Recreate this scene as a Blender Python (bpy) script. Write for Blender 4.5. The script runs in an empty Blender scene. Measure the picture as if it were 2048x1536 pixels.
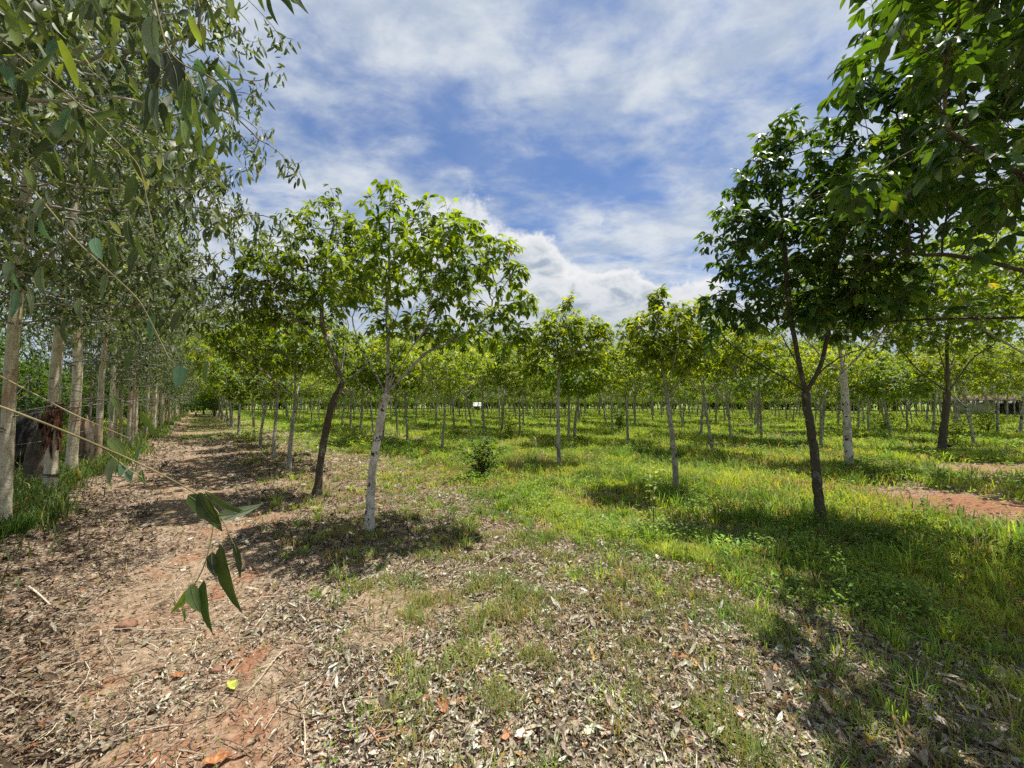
import bpy, math, random
import numpy as np
from mathutils import Vector

sc = bpy.context.scene
R = math.radians
F = 770.0            # focal length in pixels of the 2048 px wide photograph
HZ = 806.0           # horizon row
EYE = 1.6

# ------------------------------------------------------------------ camera
cam_d = bpy.data.cameras.new('camera')
cam = bpy.data.objects.new('camera', cam_d)
sc.collection.objects.link(cam)
sc.camera = cam
cam_d.sensor_width = 36.0
cam_d.lens = 36.0 * F / 2048.0
cam_d.clip_start = 0.05
cam_d.clip_end = 3000
PITCH = math.atan((HZ - 768.0) / F)
cam.location = (0, 0, EYE)
cam.rotation_euler = (R(90) + PITCH, 0, 0)
cP, sP = math.cos(PITCH), math.sin(PITCH)


def at(px, py, Y):
    """world point seen at a pixel, Y metres ahead of the camera"""
    u = (px - 1024) / F
    v = (768 - py) / F
    k = Y / (cP - v * sP)
    return (u * k, Y, EYE + (sP + v * cP) * k)


def on_ground(px, py):
    u = (px - 1024) / F
    v = (768 - py) / F
    k = -EYE / (sP + v * cP)
    return (u * k, (cP - v * sP) * k)


# ------------------------------------------------------------------ sun and sky
SUN = Vector((0.25, 0.13, 0.96)).normalized()
sun_d = bpy.data.lights.new('sun', 'SUN')
sun_d.energy = 5.0
sun_d.angle = R(0.55)
sun_d.color = (1.0, 0.95, 0.86)
sun = bpy.data.objects.new('sun', sun_d)
sc.collection.objects.link(sun)
sun.rotation_euler = (-SUN).to_track_quat('-Z', 'Y').to_euler()
sun.location = (0, 0, 30)

sc.view_settings.view_transform = 'Standard'
sc.view_settings.look = 'None'
sc.view_settings.exposure = 0.64
sc.view_settings.gamma = 1.0
SKY_STRENGTH = 0.085


class NT:
    """small helper for node trees"""
    def __init__(self, tree):
        self.t = tree
        tree.nodes.clear()

    def n(self, kind, **kw):
        nd = self.t.nodes.new(kind)
        for k, v in kw.items():
            setattr(nd, k, v)
        return nd

    def put(self, sock, v):
        if v is None:
            return
        if hasattr(v, 'links') or isinstance(v, bpy.types.NodeSocket):
            self.t.links.new(v, sock)
        else:
            if isinstance(v, (tuple, list)) and len(v) == 3 and sock.type == 'RGBA':
                v = (*v, 1)
            sock.default_value = v

    def m(self, op, a, b=None, c=None, clamp=False):
        nd = self.n('ShaderNodeMath', operation=op, use_clamp=clamp)
        self.put(nd.inputs[0], a)
        self.put(nd.inputs[1], b)
        self.put(nd.inputs[2], c)
        return nd.outputs[0]

    def ss(self, v, a, b, lo=0.0, hi=1.0):
        nd = self.n('ShaderNodeMapRange', interpolation_type='SMOOTHSTEP')
        self.put(nd.inputs[0], v)
        for i, x in enumerate((a, b, lo, hi)):
            self.put(nd.inputs[i + 1], x)
        return nd.outputs[0]

    def mix(self, f, a, b, mode='MIX'):
        nd = self.n('ShaderNodeMix', data_type='RGBA', blend_type=mode)
        self.put(nd.inputs['Factor'], f)
        self.put(nd.inputs['A'], None)
        ia = [s for s in nd.inputs if s.name == 'A' and s.type == 'RGBA'][0]
        ib = [s for s in nd.inputs if s.name == 'B' and s.type == 'RGBA'][0]
        self.put(nd.inputs[0], f)
        self.put(ia, a)
        self.put(ib, b)
        return [s for s in nd.outputs if s.type == 'RGBA'][0]

    def noise(self, vec, scale, detail=6, rough=0.55, dist=0.0, w=None):
        nd = self.n('ShaderNodeTexNoise')
        if w is not None:
            nd.noise_dimensions = '4D'
            nd.inputs['W'].default_value = w
        self.put(nd.inputs['Vector'], vec)
        nd.inputs['Scale'].default_value = scale
        nd.inputs['Detail'].default_value = detail
        nd.inputs['Roughness'].default_value = rough
        nd.inputs['Distortion'].default_value = dist
        return nd.outputs['Fac']

    def mapping(self, vec, scale=(1, 1, 1), rot=(0, 0, 0), loc=(0, 0, 0)):
        nd = self.n('ShaderNodeMapping')
        self.put(nd.inputs['Vector'], vec)
        nd.inputs['Scale'].default_value = scale
        nd.inputs['Rotation'].default_value = rot
        nd.inputs['Location'].default_value = loc
        return nd.outputs[0]


def build_world():
    w = bpy.data.worlds.new('World')
    sc.world = w
    w.use_nodes = True
    T = NT(w.node_tree)
    out = T.n('ShaderNodeOutputWorld')
    bg = T.n('ShaderNodeBackground')
    bg.inputs['Strength'].default_value = SKY_STRENGTH
    T.t.links.new(bg.outputs[0], out.inputs[0])
    sky = T.n('ShaderNodeTexSky', sky_type='NISHITA')
    sky.sun_disc = False
    sky.sun_elevation = math.asin(SUN.z)
    sky.sun_rotation = math.atan2(SUN.x, SUN.y)
    sky.air_density = 1.0
    sky.dust_density = 0.6
    sky.ozone_density = 1.2
    tc = T.n('ShaderNodeTexCoord')
    sep = T.n('ShaderNodeSeparateXYZ')
    T.t.links.new(tc.outputs['Generated'], sep.inputs[0])
    x, y, z = sep.outputs
    zz = T.m('MAXIMUM', T.m('ADD', z, 0.16), 0.03)
    com = T.n('ShaderNodeCombineXYZ')
    T.put(com.inputs[0], T.m('DIVIDE', x, zz))
    T.put(com.inputs[1], T.m('DIVIDE', y, zz))
    P = com.outputs[0]
    az = T.m('MULTIPLY', T.m('ARCTAN2', x, y), 57.2958)
    el = T.m('MULTIPLY', T.m('ARCSINE', z), 57.2958)
    # blue sky, a little deeper than the clear-air one
    blue = T.mix(1.0, sky.outputs[0], (0.44, 0.68, 1.0), 'MULTIPLY')
    # high mottled veil
    big = T.noise(T.mapping(P, (0.9, 1.25, 1), (0, 0, R(28)), (3.1, 1.7, 0)), 1.5, 4, 0.5, 0.1)
    mid = T.noise(T.mapping(P, (1.0, 1.45, 1), (0, 0, R(-38)), (0.3, 0.9, 0)), 4.0, 9, 0.58, 0.25)
    fine = T.noise(T.mapping(P, (1.0, 1.5, 1), (0, 0, R(20)), (5, 2, 0)), 13.0, 6, 0.6, 0.2)
    # the open blue gap
    def gap(ax, ex, wa, we):
        da = T.m('DIVIDE', T.m('SUBTRACT', az, ax), wa)
        de = T.m('DIVIDE', T.m('SUBTRACT', el, ex), we)
        return T.m('EXPONENT', T.m('MULTIPLY', T.m('ADD', T.m('MULTIPLY', da, da), T.m('MULTIPLY', de, de)), -1.0))
    g = T.m('ADD', gap(-12, 35.5, 15, 5.5), T.m('MULTIPLY', gap(7, 30, 17, 4.5), 0.9))
    d = T.m('ADD', T.m('ADD', T.m('MULTIPLY', big, 0.55), T.m('MULTIPLY', mid, 0.62)), T.m('MULTIPLY', fine, 0.16))
    d = T.m('SUBTRACT', d, T.m('MULTIPLY', g, 0.25))
    veil = T.ss(d, 0.44, 0.76, 0.16, 0.97)
    low = T.ss(el, 2, 26, 0.62, 0.0)
    veil = T.m('MAXIMUM', veil, low)
    shade = T.noise(T.mapping(P, (1.2, 1.6, 1), (0, 0, R(-20)), (7, 4, 0)), 3.0, 7, 0.6, 0.3)
    cloudc = T.mix(T.ss(shade, 0.35, 0.66), (0.56, 0.66, 0.82), (0.88, 0.94, 1.0))
    K = 1.0 / SKY_STRENGTH
    cl = T.mix(1.0, cloudc, (K * 0.53,) * 3, 'MULTIPLY')
    col = T.mix(veil, blue, cl)
    # cumulus bank low in the sky
    cr = T.n('ShaderNodeValToRGB')
    cr.color_ramp.interpolation = 'B_SPLINE'
    T.put(cr.inputs[0], T.m('DIVIDE', T.m('ADD', az, 60), 120))
    pts = [(-60, 22), (-36, 24), (-22, 20), (-12, 29), (-3, 27), (9, 22.5), (17, 20.5), (27, 17.5), (40, 14), (60, 12)]
    e = cr.color_ramp.elements
    while len(e) < len(pts):
        e.new(0.5)
    for i, (a, h) in enumerate(pts):
        e[i].position = (a + 60) / 120
        e[i].color = (h / 60,) * 3 + (1,)
    top = T.m('MULTIPLY', cr.outputs[0], 60)
    puff = T.n('ShaderNodeTexVoronoi', feature='SMOOTH_F1')
    puff.inputs['Scale'].default_value = 9.0
    puff.inputs['Smoothness'].default_value = 0.5
    dirv = tc.outputs['Generated']
    wob = T.n('ShaderNodeTexNoise')
    T.put(wob.inputs['Vector'], dirv)
    wob.inputs['Scale'].default_value = 7
    wob.inputs['Detail'].default_value = 6
    vadd = T.n('ShaderNodeVectorMath', operation='MULTIPLY_ADD')
    T.put(vadd.inputs[0], wob.outputs['Color'])
    vadd.inputs[1].default_value = (0.16, 0.16, 0.16)
    T.put(vadd.inputs[2], dirv)
    T.put(puff.inputs['Vector'], vadd.outputs[0])
    n1 = T.noise(dirv, 9.0, 8, 0.6, 0.2)
    n2 = T.noise(dirv, 26.0, 6, 0.6, 0.1)
    h = T.m('ADD', top, T.m('ADD', T.m('MULTIPLY', T.m('SUBTRACT', 0.42, puff.outputs['Distance']), 8.5),
                            T.m('ADD', T.m('MULTIPLY', T.m('SUBTRACT', n1, 0.5), 10), T.m('MULTIPLY', T.m('SUBTRACT', n2, 0.5), 5))))
    below = T.m('SUBTRACT', h, el)
    mask = T.ss(below, -0.9, 1.1, 0, 1)
    # thinner where the bank is ragged to the left
    mask = T.m('MULTIPLY', mask, T.ss(az, -25, 4, 0.55, 0.96))
    cshade = T.noise(T.mapping(dirv, (1, 1, 1.9)), 11.0, 8, 0.6, 0.6)
    body = T.mix(T.ss(cshade, 0.36, 0.62), (0.46, 0.55, 0.66), (0.94, 0.97, 1.0))
    rim = T.ss(below, 0.2, 5.0, 0.9, 0.0)
    cc = T.mix(rim, body, (1.12, 1.12, 1.12))
    base = T.ss(el, 10, 17, 0.55, 0.0)
    cc = T.mix(base, cc, (0.56, 0.63, 0.73))
    cc = T.mix(1.0, cc, (K * 0.53,) * 3, 'MULTIPLY')
    col = T.mix(mask, col, cc)
    T.put(bg.inputs['Color'], col)


build_world()

sc.render.engine = 'CYCLES'
cy = sc.cycles
cy.use_denoising = False
cy.max_bounces = 6
cy.diffuse_bounces = 3
cy.glossy_bounces = 2
cy.transmission_bounces = 4
cy.transparent_max_bounces = 4
cy.use_adaptive_sampling = True
cy.adaptive_threshold = 0.02
cy.sample_clamp_indirect = 4

# ------------------------------------------------------------------ helpers
rng = np.random.default_rng(7)
_T = np.random.default_rng(3).random((256, 256))


def vnoise(x, y, s=0):
    x = np.asarray(x, float) + 37.3 * s
    y = np.asarray(y, float) + 91.7 * s
    xi, yi = np.floor(x).astype(int), np.floor(y).astype(int)
    fx, fy = x - xi, y - yi
    fx, fy = fx * fx * (3 - 2 * fx), fy * fy * (3 - 2 * fy)
    a = _T[xi & 255, yi & 255]
    b = _T[(xi + 1) & 255, yi & 255]
    c = _T[xi & 255, (yi + 1) & 255]
    d = _T[(xi + 1) & 255, (yi + 1) & 255]
    return (a * (1 - fx) + b * fx) * (1 - fy) + (c * (1 - fx) + d * fx) * fy


def fbm(x, y, s=0, o=4):
    t, a, k, w = 0, 1.0, 1.0, 0
    for i in range(o):
        t = t + a * vnoise(np.asarray(x) * k, np.asarray(y) * k, s + i)
        w += a
        a *= 0.5
        k *= 2.03
    return t / w


def sstep(a, b, x):
    t = np.clip((np.asarray(x, float) - a) / (b - a), 0, 1)
    return t * t * (3 - 2 * t)


# plantation frame: U runs along the rows (away, to the left), N across them
UX, UY = -0.627, 0.779
NX, NY = 0.779, 0.627


def un(x, y):
    return x * UX + y * UY, x * NX + y * NY


def xy(u, n):
    return u * UX + n * NX, u * UY + n * NY


def gh(x, y):
    """height of the ground"""
    x = np.asarray(x, float)
    y = np.asarray(y, float)
    u, n = un(x, y)
    h = 0.05 * (fbm(x / 1.7, y / 1.7, 1, 3) - 0.5) + 0.012 * (fbm(x / 0.25, y / 0.25, 4, 2) - 0.5)
    h = h + 0.30 * (fbm(x / 3.2, y / 2.0, 9, 3) - 0.5) * sstep(2.5, 6, n)
    h = h - 0.05 * np.exp(-((n + 0.1) / 0.9) ** 2) + 0.10 * sstep(-1.1, -1.9, n)
    return h


def masks(x, y):
    """green cover, bare red soil, leaf litter, dryness at a place"""
    u, n = un(x, y)
    w = fbm(x / 1.3, y / 1.3, 21, 4) - 0.5
    w2 = fbm(x / 0.45, y / 0.45, 31, 3) - 0.5
    g = sstep(2.0, 4.5, n + 2.8 * w + 1.1 * w2)
    g = np.maximum(g, sstep(0.3, 1.8, n) * sstep(-0.04, 0.12, w2 + 0.45 * w + 0.03) * 0.6)
    g = g * (1 - 0.6 * sstep(3.4, 2.2, y) * (n > 0))
    g = np.maximum(g, sstep(-1.25, -1.95, n + 1.4 * w) * 0.9)
    g = np.maximum(g, sstep(15, 26, u) * (0.55 + w) * sstep(-1.4, -0.6, n))
    # open leafy strips between the rows
    band = sstep(0.55, 0.66, fbm(u / 5.0, n / 1.6, 55, 3))
    g = g * (1 - 0.5 * band * sstep(3, 5, n) * sstep(45, 20, u))
    e1 = np.clip(np.exp(-(((x - 7.0) / 0.85) ** 2 + ((y - 6.1) / 1.0) ** 2)) * (1.25 + 1.6 * w2 + .8 * w), 0, 1)
    e2 = np.exp(-(((x - 12.6) / 2.4) ** 2 + ((y - 9.4) / 0.8) ** 2) ** 2)
    e3 = np.exp(-(((x - 9.6) / 1.4) ** 2 + ((y - 7.6) / 1.0) ** 2) ** 2) * 0.5
    pale = np.exp(-(((x - 6.0) / 2.6) ** 2 + ((y - 7.0) / 0.8) ** 2) ** 2)
    g = g * (1 - np.clip(1.5 * (e1 + e2 + e3), 0, 1)) * (1 - 0.45 * pale)
    path = sstep(-0.85, -0.25, n + 0.9 * w) * sstep(0.75, 0.1, n + 1.2 * w) * sstep(24, 14, u)
    soil = np.clip(path * (0.74 + 1.1 * w2) + sstep(0.60, 0.72, fbm(x / 0.7, y / 0.7, 77, 3)) * sstep(3, 1, n) * 0.8 + 1.2 * (e1 + e2) + .5 * e3, 0, 1)
    litter = np.clip(1 - 0.86 * soil - 0.72 * g, 0.04, 1) * sstep(40, 18, np.hypot(x, y))
    litter = np.where(n < -2.6, litter * 0.3, litter)
    dry = sstep(0.50, 0.64, fbm(x / 2.4 + 3, y / 1.5, 91, 4)) * sstep(16, 6, y) * (1 - 0.75 * sstep(0.5, 2.0, x) * sstep(7, 5, y))
    dry = np.clip(dry + 0.8 * np.exp(-(((x + 2.6) / 2.2) ** 2 + ((y - 9.0) / 1.6) ** 2)), 0, 1)
    return g, soil, litter, dry


def col3(c, n):
    return np.tile(np.asarray(c, float), (n, 1))


class Acc:
    """collects vertices and faces for ONE mesh"""
    def __init__(self):
        self.v, self.f, self.c, self.nv = [], [], [], 0

    def add(self, V, Fs, C=None):
        V = np.asarray(V, float).reshape(-1, 3)
        for Fa in (Fs if isinstance(Fs, (list, tuple)) else [Fs]):
            Fa = np.asarray(Fa, int)
            if len(Fa) == 0:
                continue
            self.f.append(Fa + self.nv)
            if C is None:
                self.c.append(np.ones((len(Fa), 3)))
            else:
                self.c.append(np.asarray(C[id(Fa)] if isinstance(C, dict) else C, float) if not callable(C) else C(len(Fa)))
        self.v.append(V)
        self.nv += len(V)

    def mesh(self, name, mats, smooth=False, colour=True):
        V = np.concatenate(self.v) if self.v else np.zeros((0, 3))
        me = bpy.data.meshes.new(name)
        me.vertices.add(len(V))
        me.vertices.foreach_set('co', V.astype(np.float32).ravel())
        tot = np.concatenate([np.full(len(f), f.shape[1]) for f in self.f])
        idx = np.concatenate([f.ravel() for f in self.f])
        st = np.concatenate([[0], np.cumsum(tot)[:-1]])
        me.loops.add(len(idx))
        me.loops.foreach_set('vertex_index', idx.astype(np.int32))
        me.polygons.add(len(tot))
        me.polygons.foreach_set('loop_start', st.astype(np.int32))
        me.polygons.foreach_set('loop_total', tot.astype(np.int32))
        if smooth:
            me.polygons.foreach_set('use_smooth', np.ones(len(tot), bool))
        if colour:
            C = np.concatenate(self.c)
            C4 = np.concatenate([C, np.ones((len(C), 1))], 1)
            at_ = me.attributes.new('tint', 'FLOAT_COLOR', 'FACE')
            at_.data.foreach_set('color', C4.astype(np.float32).ravel())
        me.update(calc_edges=True)
        for m in (mats if isinstance(mats, (list, tuple)) else [mats]):
            me.materials.append(m)
        return me

    def build(self, name, mats, parent=None, smooth=False, colour=True):
        o = bpy.data.objects.new(name, self.mesh(name, mats, smooth, colour))
        sc.collection.objects.link(o)
        o.parent = parent
        return o


def tag(o, label=None, cat=None, group=None, kind=None):
    if label: o['label'] = label
    if cat: o['category'] = cat
    if group: o['group'] = group
    if kind: o['kind'] = kind
    return o


def thing(name, label, cat, loc=(0, 0, 0), rz=0, group=None, scale=1):
    o = bpy.data.objects.new(name, None)
    sc.collection.objects.link(o)
    o.empty_display_size = 0.2
    o.location = loc
    o.rotation_euler = (0, 0, rz)
    o.scale = (scale,) * 3 if not isinstance(scale, tuple) else scale
    return tag(o, label, cat, group)


def copy_thing(src, loc, rz, scale, label, group=None):
    r = src.copy()
    sc.collection.objects.link(r)
    r.location, r.rotation_euler = loc, (0, 0, rz)
    r.scale = (scale,) * 3 if not isinstance(scale, tuple) else scale
    r['label'] = label
    if group:
        r['group'] = group
    elif 'group' in r:
        del r['group']
    for ch in list(src.children):
        c = ch.copy()
        sc.collection.objects.link(c)
        c.parent = r
    return r


def unit(a):
    return a / np.maximum(np.linalg.norm(a, axis=-1, keepdims=True), 1e-9)


def tube(acc, P, r, k=6, col=None, cap=True, jag=0.0):
    P = np.asarray(P, float)
    m = len(P)
    r = np.broadcast_to(np.asarray(r, float), (m,))
    t = np.gradient(P, axis=0)
    t = unit(t)
    ref = np.array([0.31, 0.95, 0.05]) if abs(t[0][1]) < 0.8 else np.array([1, 0.1, 0])
    a = unit(np.cross(t, ref))
    b = np.cross(t, a)
    ang = np.arange(k) * 2 * np.pi / k
    rr = r[:, None] * (1 + jag * (rng.random((m, k)) - 0.5)) if jag else np.repeat(r[:, None], k, 1)
    V = P[:, None] + rr[..., None] * (np.cos(ang)[None, :, None] * a[:, None] + np.sin(ang)[None, :, None] * b[:, None])
    V = V.reshape(-1, 3)
    i = np.arange(m - 1)[:, None] * k
    j = np.arange(k)[None]
    jn = (j + 1) % k
    Q = np.stack([i + j, i + jn, i + k + jn, i + k + j], -1).reshape(-1, 4)
    fs = [Q]
    if cap:
        V = np.concatenate([V, P[-1:] + t[-1:] * r[-1] * 0.6])
        e = (m - 1) * k
        jj = np.arange(k)
        fs.append(np.stack([e + jj, e + (jj + 1) % k, np.full(k, m * k)], -1))
    acc.add(V, fs, (lambda n: col3(col, n)) if col is not None else None)


# leaf templates: (along, side, up) and faces; a leaf folds along its midrib and droops
def _fine():
    t = np.array([0, .12, .3, .5, .7, .88, 1.0])
    w = np.array([0, .27, .45, .5, .44, .24, 0])
    v = [[a, 0, 0] for a in t] + [[a, b, .2 * b] for a, b in zip(t[1:-1], w[1:-1])] + [[a, -b, .2 * b] for a, b in zip(t[1:-1], w[1:-1])]
    tri = [[0, 1, 7], [5, 6, 11], [0, 12, 1], [5, 16, 6]]
    quad = [[i, i + 1, i + 7, i + 6] for i in range(1, 5)] + [[i, i + 11, i + 12, i + 1] for i in range(1, 5)]
    return np.array(v, float), np.array(tri), np.array(quad)


LT = {'fine': _fine(),
    'full': (np.array([[0, 0, 0], [.34, 0, .0], [.70, 0, .0], [1, 0, 0],
                       [.30, .46, .10], [.68, .40, .09], [.30, -.46, .10], [.68, -.40, .09]]),
             np.array([[0, 1, 4], [2, 3, 5], [0, 6, 1], [2, 7, 3]]), np.array([[1, 2, 5, 4], [1, 6, 7, 2]])),
    'lite': (np.array([[0, 0, 0], [1, 0, 0], [.45, .5, .08], [.45, -.5, .08]]),
             np.array([[0, 1, 2], [0, 3, 1]]), np.zeros((0, 4), int)),
}


def leaves(acc, P, D, N, L, W, C, tmpl='full', droop=0.25, fold=1.0):
    P, D = np.asarray(P, float), unit(np.asarray(D, float))
    n = len(P)
    if n == 0:
        return
    S = unit(np.cross(N, D))
    Up = np.cross(D, S)
    v, tri, quad = LT[tmpl]
    L = np.broadcast_to(L, (n,))
    W = np.broadcast_to(W, (n,))
    dr = np.broadcast_to(droop, (n,))
    al, si, up = v[:, 0], v[:, 1], v[:, 2] * fold
    V = (P[:, None] + D[:, None] * (al[None, :, None] * L[:, None, None])
         + S[:, None] * (si[None, :, None] * W[:, None, None])
         + Up[:, None] * ((up[None] * W[:, None] * 2 - dr[:, None] * (al[None] ** 2) * L[:, None])[..., None]))
    k = len(v)
    base = (np.arange(n) * k)[:, None, None]
    C = np.asarray(C, float)
    T3 = (tri[None] + base).reshape(-1, 3)
    acc.v.append(V.reshape(-1, 3))
    acc.f.append(T3 + acc.nv)
    acc.c.append(np.repeat(C, len(tri), 0))
    if len(quad):
        acc.f.append((quad[None] + base).reshape(-1, 4) + acc.nv)
        acc.c.append(np.repeat(C, len(quad), 0))
    acc.nv += n * k


def rand_dirs(n, g=rng):
    v = g.normal(size=(n, 3))
    return unit(v)


# ------------------------------------------------------------------ materials
def mat(name):
    m = bpy.data.materials.new(name)
    m.use_nodes = True
    T = NT(m.node_tree)
    out = T.n('ShaderNodeOutputMaterial')
    b = T.n('ShaderNodeBsdfPrincipled')
    T.t.links.new(b.outputs[0], out.inputs[0])
    return m, T, b, out


def tint_mat(name, trans=0.35, rough=0.45, spec=0.5, var=0.25, tcol=(1.25, 1.25, 0.45), nscale=9.0):
    m, T, b, out = mat(name)
    a = T.n('ShaderNodeAttribute', attribute_name='tint')
    oi = T.n('ShaderNodeObjectInfo')
    geo = T.n('ShaderNodeNewGeometry')
    nz = T.noise(geo.outputs['Position'], nscale, 4, 0.65)
    f = T.ss(nz, 0.3, 0.7, 1 - var, 1 + var)
    fr = T.m('MULTIPLY', f, T.ss(oi.outputs['Random'], 0, 1, 0.86, 1.14))
    c = T.mix(1.0, a.outputs['Color'], fr, 'MULTIPLY')
    T.put(b.inputs['Base Color'], c)
    b.inputs['Roughness'].default_value = rough
    b.inputs['Specular IOR Level'].default_value = spec
    if trans > 0:
        tr = T.n('ShaderNodeBsdfTranslucent')
        T.put(tr.inputs[0], T.mix(1.0, c, tcol, 'MULTIPLY'))
        ms = T.n('ShaderNodeMixShader')
        ms.inputs[0].default_value = trans
        T.t.links.new(b.outputs[0], ms.inputs[1])
        T.t.links.new(tr.outputs[0], ms.inputs[2])
        T.t.links.new(ms.outputs[0], out.inputs[0])
    return m


M = {}
M['leaf'] = tint_mat('rubber_leaf', 0.52, 0.46, 0.40, 0.2, (1.9, 1.65, 0.25))
M['shadeleaf'] = tint_mat('shaded_rubber_leaf', 0.36, 0.42, 0.42, 0.2, (2.0, 1.8, 0.25))  # copy of the rubber leaf, less translucent to build shade into it
M['gleaf'] = tint_mat('eucalyptus_leaf', 0.36, 0.48, 0.42, 0.2, (1.6, 1.6, 0.5))
M['grass'] = tint_mat('grass_blade', 0.40, 0.6, 0.25, 0.25, (1.35, 1.3, 0.5))
M['dead'] = tint_mat('dead_leaf', 0.10, 0.75, 0.15, 0.45, (1.2, 1.0, 0.7), 60.0)
M['stick'] = tint_mat('dead_wood', 0.0, 0.85, 0.15, 0.3)


def bark(name, base, pale, dark, rings=0.5, blot=0.5, vert=False, pale_amt=0.5):
    m, T, b, out = mat(name)
    tc = T.n('ShaderNodeTexCoord')
    oi = T.n('ShaderNodeObjectInfo')
    off = T.n('ShaderNodeVectorMath', operation='ADD')
    T.put(off.inputs[0], tc.outputs['Object'])
    sc_ = T.m('MULTIPLY', oi.outputs['Random'], 40.0)
    T.put(off.inputs[1], sc_)
    P = off.outputs[0]
    lich = T.noise(T.mapping(P, (1, 1, 0.7)), 9.0, 7, 0.65, 0.4)
    c = T.mix(T.ss(lich, 0.5 - 0.14, 0.5 + 0.1, 0, 1), base, pale)
    if pale_amt != 0.5:
        c = T.mix(T.ss(lich, 0.62 - 0.3 * pale_amt, 0.72 - 0.3 * pale_amt, 0, 1), base, pale)
    if vert:
        st = T.noise(T.mapping(P, (16, 16, 0.9)), 1.0, 6, 0.6, 0.6)
        c = T.mix(T.ss(st, 0.50, 0.68, 0, 0.75), c, dark)
        pt = T.noise(T.mapping(P, (2.2, 2.2, 0.7)), 1.6, 4, 0.5, 0.5)
        c = T.mix(T.ss(pt, 0.52, 0.62, 0, 0.6), c, (0.36, 0.20, 0.10))
    ring = T.noise(T.mapping(P, (2.0, 2.0, 20)), 1.6, 5, 0.6, 0.3)
    c = T.mix(T.ss(ring, 0.60, 0.70, 0, rings), c, dark)
    bl = T.noise(T.mapping(P, (1, 1, 0.85)), 11.0, 3, 0.5, 0.5)
    c = T.mix(T.ss(bl, 0.615, 0.65, 0, blot), c, (0.03, 0.025, 0.02))
    mid = T.noise(P, 38.0, 4, 0.65)
    c = T.mix(1.0, c, T.ss(mid, 0.25, 0.75, 0.86, 1.1), 'MULTIPLY')
    T.put(b.inputs['Base Color'], c)
    b.inputs['Roughness'].default_value = 0.85
    b.inputs['Specular IOR Level'].default_value = 0.2
    bp = T.n('ShaderNodeBump')
    bp.inputs['Distance'].default_value = 0.012
    bp.inputs['Strength'].default_value = 0.8
    T.put(bp.inputs['Height'], T.m('ADD', T.m('MULTIPLY', ring, 0.6), T.m('MULTIPLY', mid, 0.5)))
    T.put(b.inputs['Normal'], bp.outputs[0])
    return m


M['bark_pale'] = bark('pale_rubber_bark', (0.36, 0.31, 0.25), (0.60, 0.57, 0.50), (0.16, 0.12, 0.09), 0.55, 0.95)
M['bark_grey'] = bark('grey_rubber_bark', (0.21, 0.19, 0.15), (0.40, 0.38, 0.33), (0.08, 0.065, 0.05), 0.7, 0.9)
M['bark_mid'] = bark('mottled_rubber_bark', (0.15, 0.13, 0.10), (0.34, 0.31, 0.26), (0.06, 0.05, 0.04), 0.6, 0.7, pale_amt=0.4)
M['bark_dark'] = bark('dark_rubber_bark', (0.085, 0.07, 0.05), (0.24, 0.22, 0.18), (0.03, 0.025, 0.02), 0.6, 0.7, pale_amt=0.25)
M['bark_euc'] = bark('smooth_eucalyptus_bark', (0.48, 0.41, 0.28), (0.62, 0.56, 0.42), (0.30, 0.23, 0.15), 0.10, 0.25, vert=True)
M['char'] = bark('charred_wood', (0.012, 0.011, 0.011), (0.03, 0.028, 0.026), (0.005, 0.005, 0.005), 0.3, 0.5)
M['oldwood'] = bark('weathered_wood', (0.09, 0.07, 0.05), (0.15, 0.12, 0.09), (0.04, 0.03, 0.022), 0.1, 0.3, vert=True)
M['redbark'] = bark('reddish_peeling_bark', (0.05, 0.018, 0.012), (0.14, 0.055, 0.03), (0.03, 0.012, 0.008), 0.2, 0.2, vert=True)


def plain(name, c, rough=0.6, spec=0.4, var=0.15):
    m, T, b, out = mat(name)
    tc = T.n('ShaderNodeTexCoord')
    nz = T.noise(tc.outputs['Object'], 12.0, 5, 0.6)
    T.put(b.inputs['Base Color'], T.mix(1.0, c, T.ss(nz, 0.3, 0.7, 1 - var, 1 + var), 'MULTIPLY'))
    b.inputs['Roughness'].default_value = rough
    b.inputs['Specular IOR Level'].default_value = spec
    return m


M['black'] = plain('black_plastic', (0.012, 0.012, 0.013), 0.4, 0.5)
M['latex'] = plain('white_latex', (0.75, 0.74, 0.68), 0.5, 0.4)
M['wire'] = plain('galvanised_wire', (0.45, 0.44, 0.41), 0.5, 0.5)
M['tin'] = plain('white_tin_roof', (0.75, 0.76, 0.77), 0.5, 0.4)
M['wallg'] = plain('grey_render', (0.38, 0.37, 0.35), 0.9, 0.2)
M['navy'] = plain('dark_blue_cloth', (0.02, 0.025, 0.06), 0.8, 0.2)
M['darkopen'] = plain('dark_interior', (0.02, 0.018, 0.016), 0.9, 0.1)
M['rock'] = bark('red_laterite_stone', (0.16, 0.075, 0.045), (0.26, 0.14, 0.09), (0.10, 0.04, 0.02), 0.2, 0.1)


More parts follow.
